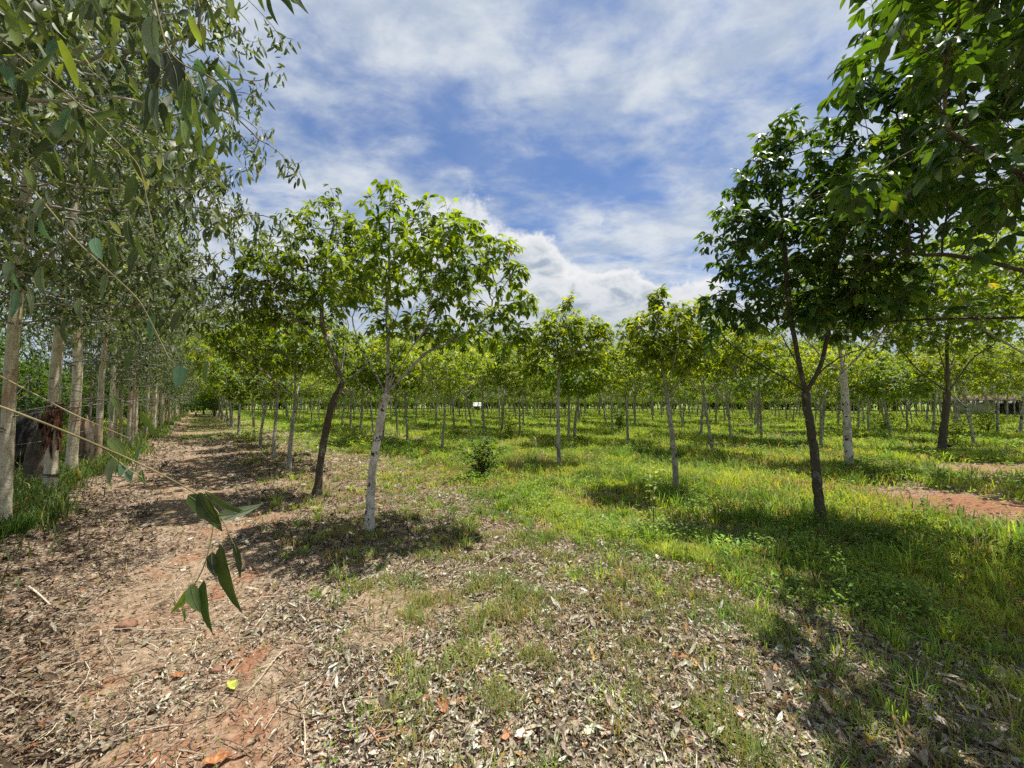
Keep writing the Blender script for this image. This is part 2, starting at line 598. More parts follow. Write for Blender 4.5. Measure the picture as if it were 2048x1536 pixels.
def ground_material():
    m, T, b, out = mat('plantation_ground')
    geo = T.n('ShaderNodeNewGeometry')
    P = geo.outputs['Position']

    def attr(n):
        return T.n('ShaderNodeAttribute', attribute_name=n).outputs['Fac']
    g, s, l, dr = attr('green'), attr('soil'), attr('litter'), attr('dry')
    n1 = T.noise(P, 2.2, 8, 0.62, 0.2)
    n2 = T.noise(P, 16.0, 7, 0.65, 0.2)
    n3 = T.noise(P, 90.0, 4, 0.7)
    red = T.mix(T.ss(n1, 0.38, 0.62), (0.31, 0.155, 0.09), (0.40, 0.28, 0.19))
    tan = T.mix(T.ss(n2, 0.35, 0.65), (0.22, 0.15, 0.095), (0.42, 0.315, 0.215))
    soil = T.mix(T.ss(n1, 0.34, 0.50), red, tan)
    soil = T.mix(attr('red'), soil, T.mix(T.ss(n2, 0.3, 0.7), (0.24, 0.10, 0.055), (0.37, 0.20, 0.12)))
    # broken leaf scraps pressed into the soil
    vo = T.n('ShaderNodeTexVoronoi', feature='F1')
    vo.inputs['Randomness'].default_value = 1.0
    wv = T.n('ShaderNodeVectorMath', operation='MULTIPLY_ADD')
    nzc = T.n('ShaderNodeTexNoise')
    T.put(nzc.inputs['Vector'], P)
    nzc.inputs['Scale'].default_value = 14
    T.put(wv.inputs[0], nzc.outputs['Color'])
    wv.inputs[1].default_value = (0.09, 0.09, 0.0)
    T.put(wv.inputs[2], P)
    T.put(vo.inputs['Vector'], T.mapping(wv.outputs[0], (1, 1.5, 1), (0, 0, R(30))))
    vo.inputs['Scale'].default_value = 34.0
    sv = T.n('ShaderNodeSeparateColor')
    T.put(sv.inputs[0], vo.outputs['Color'])
    scrap = T.n('ShaderNodeValToRGB')
    T.put(scrap.inputs[0], sv.outputs[0])
    els = [(0.0, (0.10, 0.07, 0.05)), (0.25, (0.24, 0.17, 0.12)), (0.5, (0.38, 0.29, 0.21)), (0.75, (0.52, 0.43, 0.33)), (0.92, (0.34, 0.17, 0.08)), (1.0, (0.60, 0.55, 0.46))]
    e = scrap.color_ramp.elements
    while len(e) < len(els):
        e.new(0.5)
    for i, (p, c) in enumerate(els):
        e[i].position = p
        e[i].color = (*c, 1)
    lit = T.mix(T.ss(n2, 0.25, 0.6, 0.4, 1.0), (0.11, 0.075, 0.05), scrap.outputs[0])
    under = T.mix(T.ss(n2, 0.35, 0.65), (0.065, 0.075, 0.022), (0.13, 0.15, 0.045))
    far_g = T.mix(T.ss(n1, 0.35, 0.65), (0.12, 0.19, 0.025), (0.20, 0.27, 0.045))
    dist = T.n('ShaderNodeVectorMath', operation='LENGTH')
    T.put(dist.inputs[0], P)
    fd = T.ss(dist.outputs['Value'], 8, 30, 0, 1)
    grn = T.mix(fd, under, far_g)
    grn = T.mix(T.m('MULTIPLY', dr, 0.7), grn, (0.20, 0.15, 0.06))
    c = T.mix(T.ss(l, 0.1, 0.8), soil, lit)
    c = T.mix(T.m('MULTIPLY', T.m('SUBTRACT', 1.0, s), 0.0), c, lit)
    c = T.mix(T.ss(s, 0.2, 0.75, 0, 0.85), c, soil)
    c = T.mix(T.ss(g, 0.25, 0.85, 0, 0.95), c, grn)
    c = T.mix(1.0, c, T.ss(n3, 0.2, 0.8, 0.7, 1.25), 'MULTIPLY')
    T.put(b.inputs['Base Color'], c)
    b.inputs['Roughness'].default_value = 0.95
    b.inputs['Specular IOR Level'].default_value = 0.1
    bp = T.n('ShaderNodeBump')
    bp.inputs['Distance'].default_value = 0.03
    bp.inputs['Strength'].default_value = 0.9
    T.put(bp.inputs['Height'], T.m('ADD', T.m('ADD', n2, T.m('MULTIPLY', n3, 0.35)), T.m('MULTIPLY', vo.outputs['Distance'], -0.8)))
    T.put(b.inputs['Normal'], bp.outputs[0])
    return m


# ------------------------------------------------------------------ ground
def build_ground():
    nr, na = 230, 420
    r = np.concatenate([[0.0], 0.25 * (900 / 0.25) ** np.linspace(0, 1, nr - 1)])
    # finer in front
    t = np.linspace(-1, 1, na, endpoint=False)
    a = np.pi * (0.55 * t + 0.45 * t ** 3)
    X = r[:, None] * np.sin(a)[None]
    Y = r[:, None] * np.cos(a)[None]
    Z = gh(X, Y) * sstep(300, 60, np.hypot(X, Y)) 
    V = np.stack([X, Y, Z], -1).reshape(-1, 3)
    i = np.arange(nr - 1)[:, None] * na
    j = np.arange(na)[None]
    jn = (j + 1) % na
    Q = np.stack([i + j, i + na + j, i + na + jn, i + jn], -1).reshape(-1, 4)[na:]
    Tr = np.stack([np.zeros(na, int), na + np.arange(na), na + (np.arange(na) + 1) % na], -1)
    A = Acc()
    A.add(V, [Q, Tr])
    o = A.build('ground', ground_material(), smooth=True, colour=False)
    g, s, l, d = masks(V[:, 0], V[:, 1])
    far = sstep(60, 110, np.hypot(V[:, 0], V[:, 1]))
    g = np.maximum(g, far)
    e1 = np.exp(-(((V[:, 0] - 7.0) / 1.0) ** 2 + ((V[:, 1] - 6.0) / .7) ** 2)) + .6 * np.exp(-(((V[:, 0] - 12.6) / 2.2) ** 2 + ((V[:, 1] - 9.4) / .8) ** 2))
    uu, nn = un(V[:, 0], V[:, 1])
    red = 1.5 * e1 + .75 * sstep(.56, .70, fbm(V[:, 0] / .8, V[:, 1] / .8, 201, 4)) * sstep(4.5, 2.2, np.hypot(V[:, 0], V[:, 1])) + .35 * sstep(.54, .68, fbm(V[:, 0] / .9, V[:, 1] / .9, 211, 4)) * (np.abs(nn) < 1.6)
    for nme, arr in (('red', np.clip(red, 0, 1)), ('green', g), ('soil', s), ('litter', l), ('dry', d)):
        at_ = o.data.attributes.new(nme, 'FLOAT', 'POINT')
        at_.data.foreach_set('value', arr.astype(np.float32))
    tag(o, kind='structure')
    # face up
    return o


build_ground()


# ------------------------------------------------------------------ ground cover
def scatter(n, dmin, dmax, dflat, g=rng, half=60):
    """points in front of the camera, density constant to dflat then falling as 1/d^2"""
    A1 = 0.5 * (dflat ** 2 - dmin ** 2)
    A2 = dflat ** 2 * math.log(dmax / dflat)
    k = g.random(n) * (A1 + A2)
    d = np.where(k < A1, np.sqrt(dmin ** 2 + 2 * np.minimum(k, A1)), dflat * np.exp(np.maximum(k - A1, 0) / dflat ** 2))
    a = R(half) * (2 * g.random(n) - 1)
    return d * np.sin(a), d * np.cos(a), d


def pick(cols, w, n, g=rng, var=0.15):
    cols = np.asarray(cols, float)
    i = g.choice(len(cols), n, p=np.asarray(w) / np.sum(w))
    return cols[i] * (1 + var * (g.random((n, 1)) * 2 - 1)) * (1 + 0.06 * (g.random((n, 3)) * 2 - 1))


def build_litter():
    A = Acc()
    n = 300000
    x, y, d = scatter(n, 1.0, 26, 3.0)
    g, s, l, dr = masks(x, y)
    keep = rng.random(n) < np.clip(l * 1.1, 0.05, 1)
    x, y, d, s, g = x[keep], y[keep], d[keep], s[keep], g[keep]
    n = len(x)
    z = gh(x, y)
    th = rng.random(n) * 2 * np.pi
    tilt = rng.normal(0, 0.42, n)
    D = np.stack([np.cos(th), np.sin(th), tilt], -1)
    N = unit(np.stack([rng.normal(0, 0.6, n), rng.normal(0, 0.6, n), np.ones(n)], -1))
    big = rng.random(n)
    scale = 1 + np.maximum(d - 4, 0) * 0.10
    L = np.where(big > 0.975, 0.085, 0.017 + 0.046 * big ** 2) * (0.7 + 0.6 * rng.random(n)) * scale
    L = L * (1 - 0.35 * np.clip(s, 0, 1))
    W = L * (0.16 + 0.26 * rng.random(n))
    C = pick([(0.40, 0.33, 0.245), (0.54, 0.48, 0.38), (0.27, 0.21, 0.15), (0.13, 0.095, 0.065), (0.36, 0.18, 0.09), (0.70, 0.66, 0.58), (0.38, 0.275, 0.19), (0.50, 0.36, 0.12)],
             [5, 3.0, 5, 5.5, 0.8, 0.40, 2.4, 0.2], n)
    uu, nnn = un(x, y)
    brn_shade = (sstep(0.3, 0.9, nnn) * sstep(3.0, 2.0, nnn) * sstep(3.5, 5, uu) + sstep(-.15, -.6, nnn) * 1.1)[:, None] * 0.75  # browner litter, darkened further to put tree shade into the leaf colour
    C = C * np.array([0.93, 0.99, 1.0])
    C = C * (1 - brn_shade) + C * np.array([0.50, 0.42, 0.36]) * brn_shade
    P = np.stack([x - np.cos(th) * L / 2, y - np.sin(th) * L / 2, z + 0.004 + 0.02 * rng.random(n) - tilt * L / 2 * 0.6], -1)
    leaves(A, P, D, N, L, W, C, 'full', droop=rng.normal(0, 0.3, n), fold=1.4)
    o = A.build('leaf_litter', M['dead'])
    tag(o, 'dry brown and pale fallen leaves scattered over the ground', 'leaf litter', kind='stuff')
    # thin twigs
    A = Acc()
    n = 5200
    x, y, d = scatter(n, 1.1, 14, 3.0)
    u, nn = un(x, y)
    keep = (nn < 3.4) & (rng.random(n) < np.where(nn < 0.8, 1, 0.35))
    for i in np.nonzero(keep)[0]:
        L = 0.05 + 0.32 * rng.random() ** 3
        th = rng.normal(math.atan2(UY, UX), 0.9)
        k = 4
        t = np.linspace(-0.5, 0.5, k)
        bend = rng.normal(0, 0.08)
        px = x[i] + L * (t * math.cos(th) - bend * (t ** 2) * math.sin(th) * 4)
        py = y[i] + L * (t * math.sin(th) + bend * (t ** 2) * math.cos(th) * 4)
        pz = gh(px, py) + 0.008 + 0.012 * rng.random() + 0.012 * rng.random(k)
        c = [(0.17, 0.12, 0.08), (0.33, 0.27, 0.19), (0.10, 0.07, 0.05), (0.46, 0.40, 0.30)][rng.integers(4)]
        tube(A, np.stack([px, py, pz], -1), (0.0012 + 0.0022 * rng.random()) * (1 + 0.12 * max(d[i] - 3, 0)), 4, c, False)
    tag(A.build('twig_litter', M['stick']), 'thin broken twigs strewn among the fallen leaves', 'twigs', kind='stuff')


def build_grass():
    A = Acc()
    n = 620000
    x, y, d = scatter(n, 1.05, 85, 2.6)
    g, s, l, dr = masks(x, y)
    u, nn = un(x, y)
    clump = fbm(x / 0.22, y / 0.22, 111, 2)
    full = sstep(2.6, 4.6, nn) + (nn < -1.0)
    p = g ** 1.3 * np.where(full > 0.5, 1.0, sstep(0.35, 0.6, clump))
    p = p * np.where(d < 4.0, 0.62, 1.0)
    p = np.maximum(p, (1 - np.clip(s * 1.3, 0, 1) * (nn > 3)) * sstep(0.4, 1.4, nn) * (0.11 + sstep(0.54, 0.74, clump) * 0.45))
    p = np.maximum(p, 0.012) * (1 - 0.85 * np.clip(s * 1.4, 0, 1) * (nn > 3))
    keep = rng.random(n) < p
    x, y, d, g, dr, nn, u, clump = [a[keep] for a in (x, y, d, g, dr, nn, u, clump)]
    n = len(x)
    z = gh(x, y)
    hz = fbm(x / 0.9, y / 0.9, 131, 3)
    tall = sstep(4.0, 8.0, nn + 2 * (hz - 0.5))
    h = 0.035 + 0.05 * rng.random(n) + tall * (0.05 + 0.20 * hz * rng.random(n)) + (nn < -1.1) * (0.08 + 0.22 * rng.random(n))
    h = h * (0.45 + 1.1 * clump ** 1.3) * np.where(rng.random(n) > 0.985, 2.0, 1)
    sc_ = np.maximum(d, 2.6) / 2.6
    w = 0.0028 * sc_ ** 0.80 * (0.7 + 0.6 * rng.random(n))
    h = h * (1 + 0.004 * d)
    th = rng.random(n) * 2 * np.pi
    lean = 0.25 + 0.7 * rng.random(n)
    dx, dy = np.cos(th), np.sin(th)
    sx, sy = -dy, dx
    tone = fbm(x / 1.1, y / 0.8, 151, 4)
    bright = np.array([0.36, 0.43, 0.05])
    deep = np.array([0.13, 0.21, 0.035])
    soft = np.array([0.20, 0.25, 0.075])
    brown = np.array([0.33, 0.25, 0.10])
    f = sstep(0.40, 0.60, tone)[:, None]
    C = deep * (1 - f) + bright * f
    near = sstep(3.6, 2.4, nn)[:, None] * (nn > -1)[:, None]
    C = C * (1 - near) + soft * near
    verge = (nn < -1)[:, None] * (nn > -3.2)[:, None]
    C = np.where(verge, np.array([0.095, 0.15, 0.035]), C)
    isdry = (rng.random(n) < 0.10 + 0.62 * dr * (nn > -1) + 0.12 * near[:, 0])[:, None]
    C = np.where(isdry, brown * (0.7 + 0.6 * rng.random((n, 1))), C)
    C = C * (0.75 + 0.5 * rng.random((n, 1)))
    # distinct tufts
    nt_ = 5200
    tx, ty, td = scatter(nt_, 1.3, 45, 3.5)
    tg, ts, tl, tdr = masks(tx, ty)
    tu, tn = un(tx, ty)
    kp = (rng.random(nt_) < np.where(tn > 2.6, tg, 0.16 * (tn > 0.7))) & (ts < 0.4)
    tx, ty, td, tdr, tn = tx[kp], ty[kp], td[kp], tdr[kp], tn[kp]
    nb = 26
    sz = np.repeat((0.45 + 0.9 * rng.random(len(tx)) ** 2) * np.where(tn < 2.6, 0.45, 0.5 + 0.5 * sstep(3.5, 6, tn)), nb)
    tc_ = np.repeat(pick([(0.36, 0.45, 0.06), (0.17, 0.28, 0.04), (0.11, 0.19, 0.035), (0.36, 0.29, 0.13)], [3, 4, 3, 1.4], len(tx)), nb, 0)
    X2 = np.repeat(tx, nb) + rng.normal(0, 0.028, len(sz)) * (1 + sz)
    Y2 = np.repeat(ty, nb) + rng.normal(0, 0.028, len(sz)) * (1 + sz)
    D2 = np.repeat(td, nb)
    x, y, z = np.concatenate([x, X2]), np.concatenate([y, Y2]), np.concatenate([z, gh(X2, Y2)])
    th2 = np.arctan2(Y2 - np.repeat(ty, nb), X2 - np.repeat(tx, nb)) + rng.normal(0, .5, len(sz))
    dx, dy = np.concatenate([dx, np.cos(th2)]), np.concatenate([dy, np.sin(th2)])
    sx, sy = -dy, dx
    h = np.concatenate([h, sz * (0.14 + 0.16 * rng.random(len(sz)))])
    w = np.concatenate([w, 0.0030 * (np.maximum(D2, 2.6) / 2.6) ** 0.7 * (0.7 + 0.6 * rng.random(len(sz)))])
    lean = np.concatenate([lean, 0.3 + 0.7 * rng.random(len(sz))])
    C = np.concatenate([C, tc_ * (0.75 + 0.5 * rng.random((len(sz), 1)))])
    n = len(x)
    b0 = np.stack([x - sx * w, y - sy * w, z - 0.01], -1)
    b1 = np.stack([x + sx * w, y + sy * w, z - 0.01], -1)
    mx, my, mz = x + dx * h * lean * 0.32, y + dy * h * lean * 0.32, z + h * 0.62
    m0 = np.stack([mx - sx * w * 0.75, my - sy * w * 0.75, mz], -1)
    m1 = np.stack([mx + sx * w * 0.75, my + sy * w * 0.75, mz], -1)
    tp = np.stack([x + dx * h * lean * 1.0, y + dy * h * lean * 1.0, z + h * (1.0 - 0.25 * lean)], -1)
    V = np.stack([b0, b1, m1, m0, tp], 1).reshape(-1, 3)
    k = np.arange(n) * 5
    A.v.append(V)
    A.f = [np.stack([k, k + 1, k + 2, k + 3], -1), np.stack([k + 3, k + 2, k + 4], -1)]
    A.c = [C, C]
    A.nv = len(V)
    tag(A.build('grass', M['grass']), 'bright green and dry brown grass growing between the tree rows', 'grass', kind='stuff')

    # broad leaved weeds
    A = Acc()
    n = 190000
    x, y, d = scatter(n, 1.6, 60, 4.0)
    g, s, l, dr = masks(x, y)
    u, nn = un(x, y)
    cl = fbm(x / 0.55, y / 0.55, 171, 3)
    p = sstep(3.0, 4.6, nn + 1.5 * (cl - 0.5)) * sstep(0.42, 0.60, cl) * (0.25 + g)
    p = np.maximum(p, 0.006 * (nn > 0.5))
    keep = rng.random(n) < p
    x, y, d, dr, nn, cl = [a[keep] for a in (x, y, d, dr, nn, cl)]
    n = len(x)
    hz = sstep(0.45, 0.7, cl)
    z = gh(x, y) + (0.03 + (0.08 + 0.16 * hz) * rng.random(n)) * np.where(nn < 3, 0.4, 1)
    th = rng.random(n) * 2 * np.pi
    D = np.stack([np.cos(th), np.sin(th), rng.normal(0.05, 0.35, n)], -1)
    N = unit(np.stack([rng.normal(0, 0.35, n), rng.normal(0, 0.35, n), np.ones(n)], -1))
    L = (0.022 + 0.022 * rng.random(n)) * (np.maximum(d, 4) / 4) ** 0.62
    C = pick([(0.24, 0.37, 0.05), (0.15, 0.27, 0.04), (0.09, 0.17, 0.035), (0.32, 0.40, 0.09)], [4, 4, 2, 1.2], n, var=0.2)
    leaves(A, np.stack([x, y, z], -1), D, N, L, L * 0.55, C, 'lite', droop=0.2)
    tag(A.build('ground_weeds', M['grass']), 'low leafy weeds spreading through the sunlit grass', 'weeds', kind='stuff')


build_litter()
build_grass()


# ------------------------------------------------------------------ trees
def resample(P, step):
    P = np.asarray(P, float)
    seg = np.linalg.norm(np.diff(P, axis=0), axis=1)
    s = np.concatenate([[0], np.cumsum(seg)])
    k = max(2, int(round(s[-1] / step)) + 1)
    # smooth (Catmull-like) by dense linear sampling then averaging
    t = np.linspace(0, s[-1], k)
    Q = np.stack([np.interp(t, s, P[:, i]) for i in range(3)], -1)
    for _ in range(2):
        if len(Q) > 2:
            Q[1:-1] = 0.25 * Q[:-2] + 0.5 * Q[1:-1] + 0.25 * Q[2:]
    return Q


def colonise(seeds, attr, D, di, dk, g, up=0.1, itmax=150, nmax=9000):
    """seeds: list of (points, parent index list) already in arrays; grows towards attractors"""
    pos, par = list(seeds[0]), list(seeds[1])
    act0 = seeds[2]
    A = attr.copy()
    P = np.array(pos)
    d = np.full((len(A),), 1e9)
    near = np.zeros(len(A), int)
    ai = np.nonzero(act0)[0]
    dm = np.linalg.norm(A[:, None] - P[None, ai], axis=2)
    j = dm.argmin(1)
    d, near = dm[np.arange(len(A)), j], ai[j]
    seen = {}
    for it in range(itmax):
        m = d < di
        if not m.any() or len(pos) > nmax:
            break
        acc = {}
        idx = near[m]
        vec = unit(A[m] - P[idx])
        uq, inv = np.unique(idx, return_inverse=True)
        s = np.zeros((len(uq), 3))
        np.add.at(s, inv, vec)
        s = unit(unit(s) + np.array([0, 0, up]) + g.normal(0, 0.16, s.shape))
        new, npar = [], []
        for a, b in zip(uq, s):
            q = P[a] + b * D
            key = (a, tuple(np.round(b, 0)))
            c = seen.get(key, 0)
            if c > 1:
                continue
            seen[key] = c + 1
            new.append(q)
            npar.append(a)
        if not new:
            break
        new = np.array(new)
        base = len(P)
        P = np.concatenate([P, new])
        par += npar
        dm = np.linalg.norm(A[:, None] - new[None], axis=2)
        j = dm.argmin(1)
        dn = dm[np.arange(len(A)), j]
        b = dn < d
        d = np.where(b, dn, d)
        near = np.where(b, base + j, near)
        k = d > dk
        A, d, near = A[k], d[k], near[k]
        if len(A) == 0:
            break
        pos = P
    return P, np.array(par)


def skeleton(trunk, limbs, ell, natt, g, D=0.14, di=1.3, dk=0.28, up=0.12, rfork=0.035, rtip=0.0035, free_trunk=1.0, avoid=None, bushy=False):
    natt, D, dk = int(natt * 3.6), D * 0.75, dk * 0.66
    tr = resample(trunk, 0.15)
    P = list(tr)
    par = [-1] + list(range(len(tr) - 1))
    act = [False] * len(tr)
    for i in range(len(tr)):
        if i > free_trunk * (len(tr) - 1):
            act[i] = True
    act[len(tr) - 1] = True
    for lb in limbs:
        Q = resample([tr[lb[0]]] + list(lb[1]) if isinstance(lb, tuple) else [tr[-1]] + list(lb), 0.15)
        pi = lb[0] % len(tr) if isinstance(lb, tuple) else len(tr) - 1
        for q in Q[1:]:
            P.append(q)
            par.append(pi)
            pi = len(P) - 1
            act.append(True)
    att = []
    vol = np.array([e[3] * e[4] * e[5] for e in ell])
    w = vol ** 0.85
    w = w / w.sum()
    for e, k in zip(ell, w):
        m = max(6, int(natt * k))
        v = unit(g.normal(size=(m, 3))) * (g.random((m, 1)) ** 0.42)
        att.append(np.array(e[:3]) + v * np.array(e[3:6]))
    att = np.concatenate(att)
    if avoid is not None:
        att = att[avoid(att)]
    nodes, par = colonise((np.array(P), par, np.array(act)), att, D, di, dk, g, up)
    n = len(nodes)
    nt = len(tr)
    # smoothing
    for _ in range(2):
        Q = nodes.copy()
        cnt = np.ones(n)
        ok = par >= 0
        np.add.at(Q, np.nonzero(ok)[0], nodes[par[ok]])
        np.add.at(cnt, np.nonzero(ok)[0], 1)
        np.add.at(Q, par[ok], nodes[ok])
        np.add.at(cnt, par[ok], 1)
        Q /= cnt[:, None]
        nodes[nt:] = 0.5 * nodes[nt:] + 0.5 * Q[nt:]
    cnt = np.zeros(n)
    nch = np.zeros(n, int)
    for i in range(n - 1, 0, -1):
        if nch[i] == 0:
            cnt[i] = 1
        if par[i] >= 0:
            cnt[par[i]] += cnt[i]
            nch[par[i]] += 1
    top = max(cnt[nt:].max() if bushy else cnt[nt - 1], 2)
    rad = rtip + (rfork - rtip) * np.clip((cnt - 1) / (top - 1), 0, 1) ** 0.5
    return nodes, par, cnt, nch, rad, nt


def branch_mesh(A, nodes, par, cnt, rad, nt, kbig=6, rmin=0.0, free=None, col=None):
    n = len(nodes)
    ch = [[] for _ in range(n)]
    for i in range(1, n):
        ch[par[i]].append(i)
    # chains start at children of the trunk and at side branches
    stack = [c for i in range(nt) for c in ch[i] if c >= nt]
    while stack:
        s = stack.pop()
        chain = [par[s], s]
        cur = s
        while ch[cur]:
            k = sorted(ch[cur], key=lambda c: -cnt[c])
            stack += k[1:]
            cur = k[0]
            chain.append(cur)
        r = rad[chain].copy()
        r[0] = r[1]
        if r.max() < rmin:
            continue
        if len(chain) > 6 and r.max() < 0.006:
            chain = chain[::2] + ([chain[-1]] if len(chain) % 2 == 0 else [])
            r = rad[chain].copy()
            r[0] = r[1]
        tube(A, nodes[chain], r, kbig if r.max() > 0.015 else (4 if r.max() > 0.006 else 3), col, False)


GREEN = [(0.135, 0.215, 0.030), (0.100, 0.170, 0.026), (0.185, 0.270, 0.034), (0.070, 0.125, 0.024), (0.22, 0.30, 0.045), (0.32, 0.27, 0.05)]
GW = [4, 4, 3, 2, 1.0, 0.06]
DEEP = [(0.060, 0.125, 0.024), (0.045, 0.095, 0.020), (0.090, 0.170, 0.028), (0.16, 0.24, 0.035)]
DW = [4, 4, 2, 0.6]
LIME = [(0.21, 0.29, 0.035), (0.15, 0.225, 0.03), (0.30, 0.36, 0.045), (0.10, 0.165, 0.025)]
LW = [4, 3, 2.2, 2]


def rubber_crown(nodes, par, nch, rad, nt, g, A, stems, pal, per=7, leaf=0.125, thr=0.0062, tmpl='full', dens=1.0, trif=3, maxleaf=None):
    n = len(nodes)
    tip = np.nonzero((nch == 0) & (np.arange(n) >= nt))[0]
    mid = np.nonzero((nch > 0) & (rad < thr) & (np.arange(n) >= nt))[0]
    mid = mid[g.random(len(mid)) < 0.14 * dens]
    src = np.concatenate([np.repeat(tip, per + 1), np.repeat(mid, max(1, int(per * 0.35)))])
    is_tip = np.concatenate([np.ones(len(tip) * (per + 1)), np.zeros(len(mid) * max(1, int(per * 0.35)))])
    if maxleaf and len(src) * trif > maxleaf:
        k = g.choice(len(src), maxleaf // trif, replace=False)
        src, is_tip = src[k], is_tip[k]
    m = len(src)
    if m == 0:
        return
    ax = unit(nodes[src] - nodes[par[src]] + 1e-6)
    rd = rand_dirs(m, g)
    rd = unit(rd - ax * (rd * ax).sum(1, keepdims=True))
    e = np.where(is_tip > 0, g.uniform(-0.1, 0.9, m), g.uniform(-0.2, 0.5, m))[:, None]
    pd = unit(rd + ax * e + np.array([0, 0, 0.15]))
    pl = g.uniform(0.06, 0.16, m)[:, None] * (leaf / 0.125)
    start = nodes[src] - ax * g.random((m, 1)) * 0.07
    end = start + pd * pl
    end[:, 2] -= pl[:, 0] * 0.15
    if stems is not None:
        # petioles as thin three sided stalks
        wv = 0.0016
        s1 = unit(np.cross(pd, [0.2, 0.1, 1.0]))
        V = np.stack([start - s1 * wv, start + s1 * wv, end + s1 * wv * 0.8, end - s1 * wv * 0.8,
                      start + [0, 0, wv], end + [0, 0, wv]], 1).reshape(-1, 3)
        k = np.arange(m) * 6
        stems.add(V, [np.concatenate([np.stack([k, k + 1, k + 2, k + 3], -1), np.stack([k, k + 4, k + 5, k + 3], -1), np.stack([k + 4, k + 1, k + 2, k + 5], -1)])],
                  lambda q: col3((0.16, 0.17, 0.06), q))
    C0 = pick(pal[0], pal[1], m, g, 0.15)
    hz = pd.copy()
    hz[:, 2] *= 0.5
    hz = unit(hz)
    side = unit(np.cross(hz, [0, 0, 1.0]) + 1e-6)
    for a in ([0.0, 0.95, -0.95] if trif == 3 else [0.0, 0.8] if trif == 2 else [0.0]):
        dr = g.uniform(-1.15, -0.15, m)
        D = hz * math.cos(a) + side * math.sin(a)
        D = unit(D + np.array([0, 0, 1.0]) * dr[:, None] + g.normal(0, 0.12, (m, 3)))
        N = unit(np.array([0, 0, 1.0]) + g.normal(0, 0.28, (m, 3)) + hz * 0.3)
        L = leaf * g.uniform(0.72, 1.2, m)
        leaves(A, end, D, N, L, L * g.uniform(0.34, 0.44, m), C0 * g.uniform(0.88, 1.12, (m, 1)), tmpl, droop=g.uniform(0.05, 0.35, m))


def trunk_mesh(A, tr, r0, r1, k=14, flare=1.6, g=rng):
    P = resample(tr, 0.06)
    m = len(P)
    t = np.linspace(0, 1, m)
    r = r0 + (r1 - r0) * t
    h = P[:, 2] - P[0, 2]
    r = r * (1 + (flare - 1) * np.exp(-h / 0.10))
    r = r * (1 + 0.035 * np.sin(h * 5 + g.random() * 6) + 0.02 * np.sin(h * 17 + g.random() * 6) + 0.008 * g.normal(size=m))
    P = P + np.stack([0.003 * g.normal(size=m), 0.006 * g.normal(size=m), np.zeros(m)], -1)
    P[0, 2] -= 0.08
    tube(A, P, r, k, None, True, 0.035)


def rubber_tree(label, loc, trunk, limbs, ell, seed, natt=420, r0=0.07, r1=0.055, rfork=0.036, barkm='bark_pale', branchm=None, pal=(GREEN, GW),
                per=7, leaf=0.125, D=0.13, di=1.3, dk=0.26, tmpl='full', stems=True, trif=3, dens=1.0, group=None, thr=0.0062, maxleaf=None, name='rubber_tree', avoid=None, ktr=14, leafm='leaf'):
    g = np.random.default_rng(seed)
    z0 = float(gh(loc[0], loc[1]))
    t = thing(name, label, 'rubber tree', (loc[0], loc[1], z0), 0, group)
    tr = np.array(trunk, float)
    A = Acc()
    trunk_mesh(A, tr, r0, r1, ktr, g=g)
    A.build('trunk', M[barkm], t, True, False)
    nodes, par, cnt, nch, rad, nt = skeleton(tr, limbs, ell, natt, g, D, di, dk, rfork=rfork, avoid=avoid)
    A = Acc()
    branch_mesh(A, nodes, par, cnt, rad, nt)
    A.build('branches', M[branchm or barkm], t, True, False)
    A = Acc()
    S = Acc() if stems else None
    rubber_crown(nodes, par, nch, rad, nt, g, A, S, pal, per, leaf, thr, tmpl, dens, trif, maxleaf)
    if stems:
        A.v += S.v
        A.f += [f + A.nv for f in S.f]
        A.c += S.c
    cr = A.build('crown', M[leafm], t)
    print('RUB', seed, len(nodes), int((nch == 0).sum()), A.nv // (8 if tmpl == 'full' else 4))
    return t


def rel(loc, pts, Y=None):
    """pixel columns and rows to tree-local coordinates, in the upright plane of the tree (dy offsets optional)"""
    z0 = float(gh(loc[0], loc[1]))
    o = []
    for p in pts:
        dy = p[2] if len(p) > 2 else 0.0
        X = at(p[0], p[1], loc[1] + dy)
        o.append((X[0] - loc[0], X[1] - loc[1], X[2] - z0))
    return o


def elr(loc, px, py, rx, rz, dy=0.0, ry=None):
    """ellipsoid whose centre and half sizes are read off the photograph, in tree-local metres"""
    c = rel(loc, [(px, py, dy)])[0]
    k = (loc[1] + dy) / F
    return (c[0], c[1], c[2], rx * k, (ry if ry is not None else rx * k), rz * k)


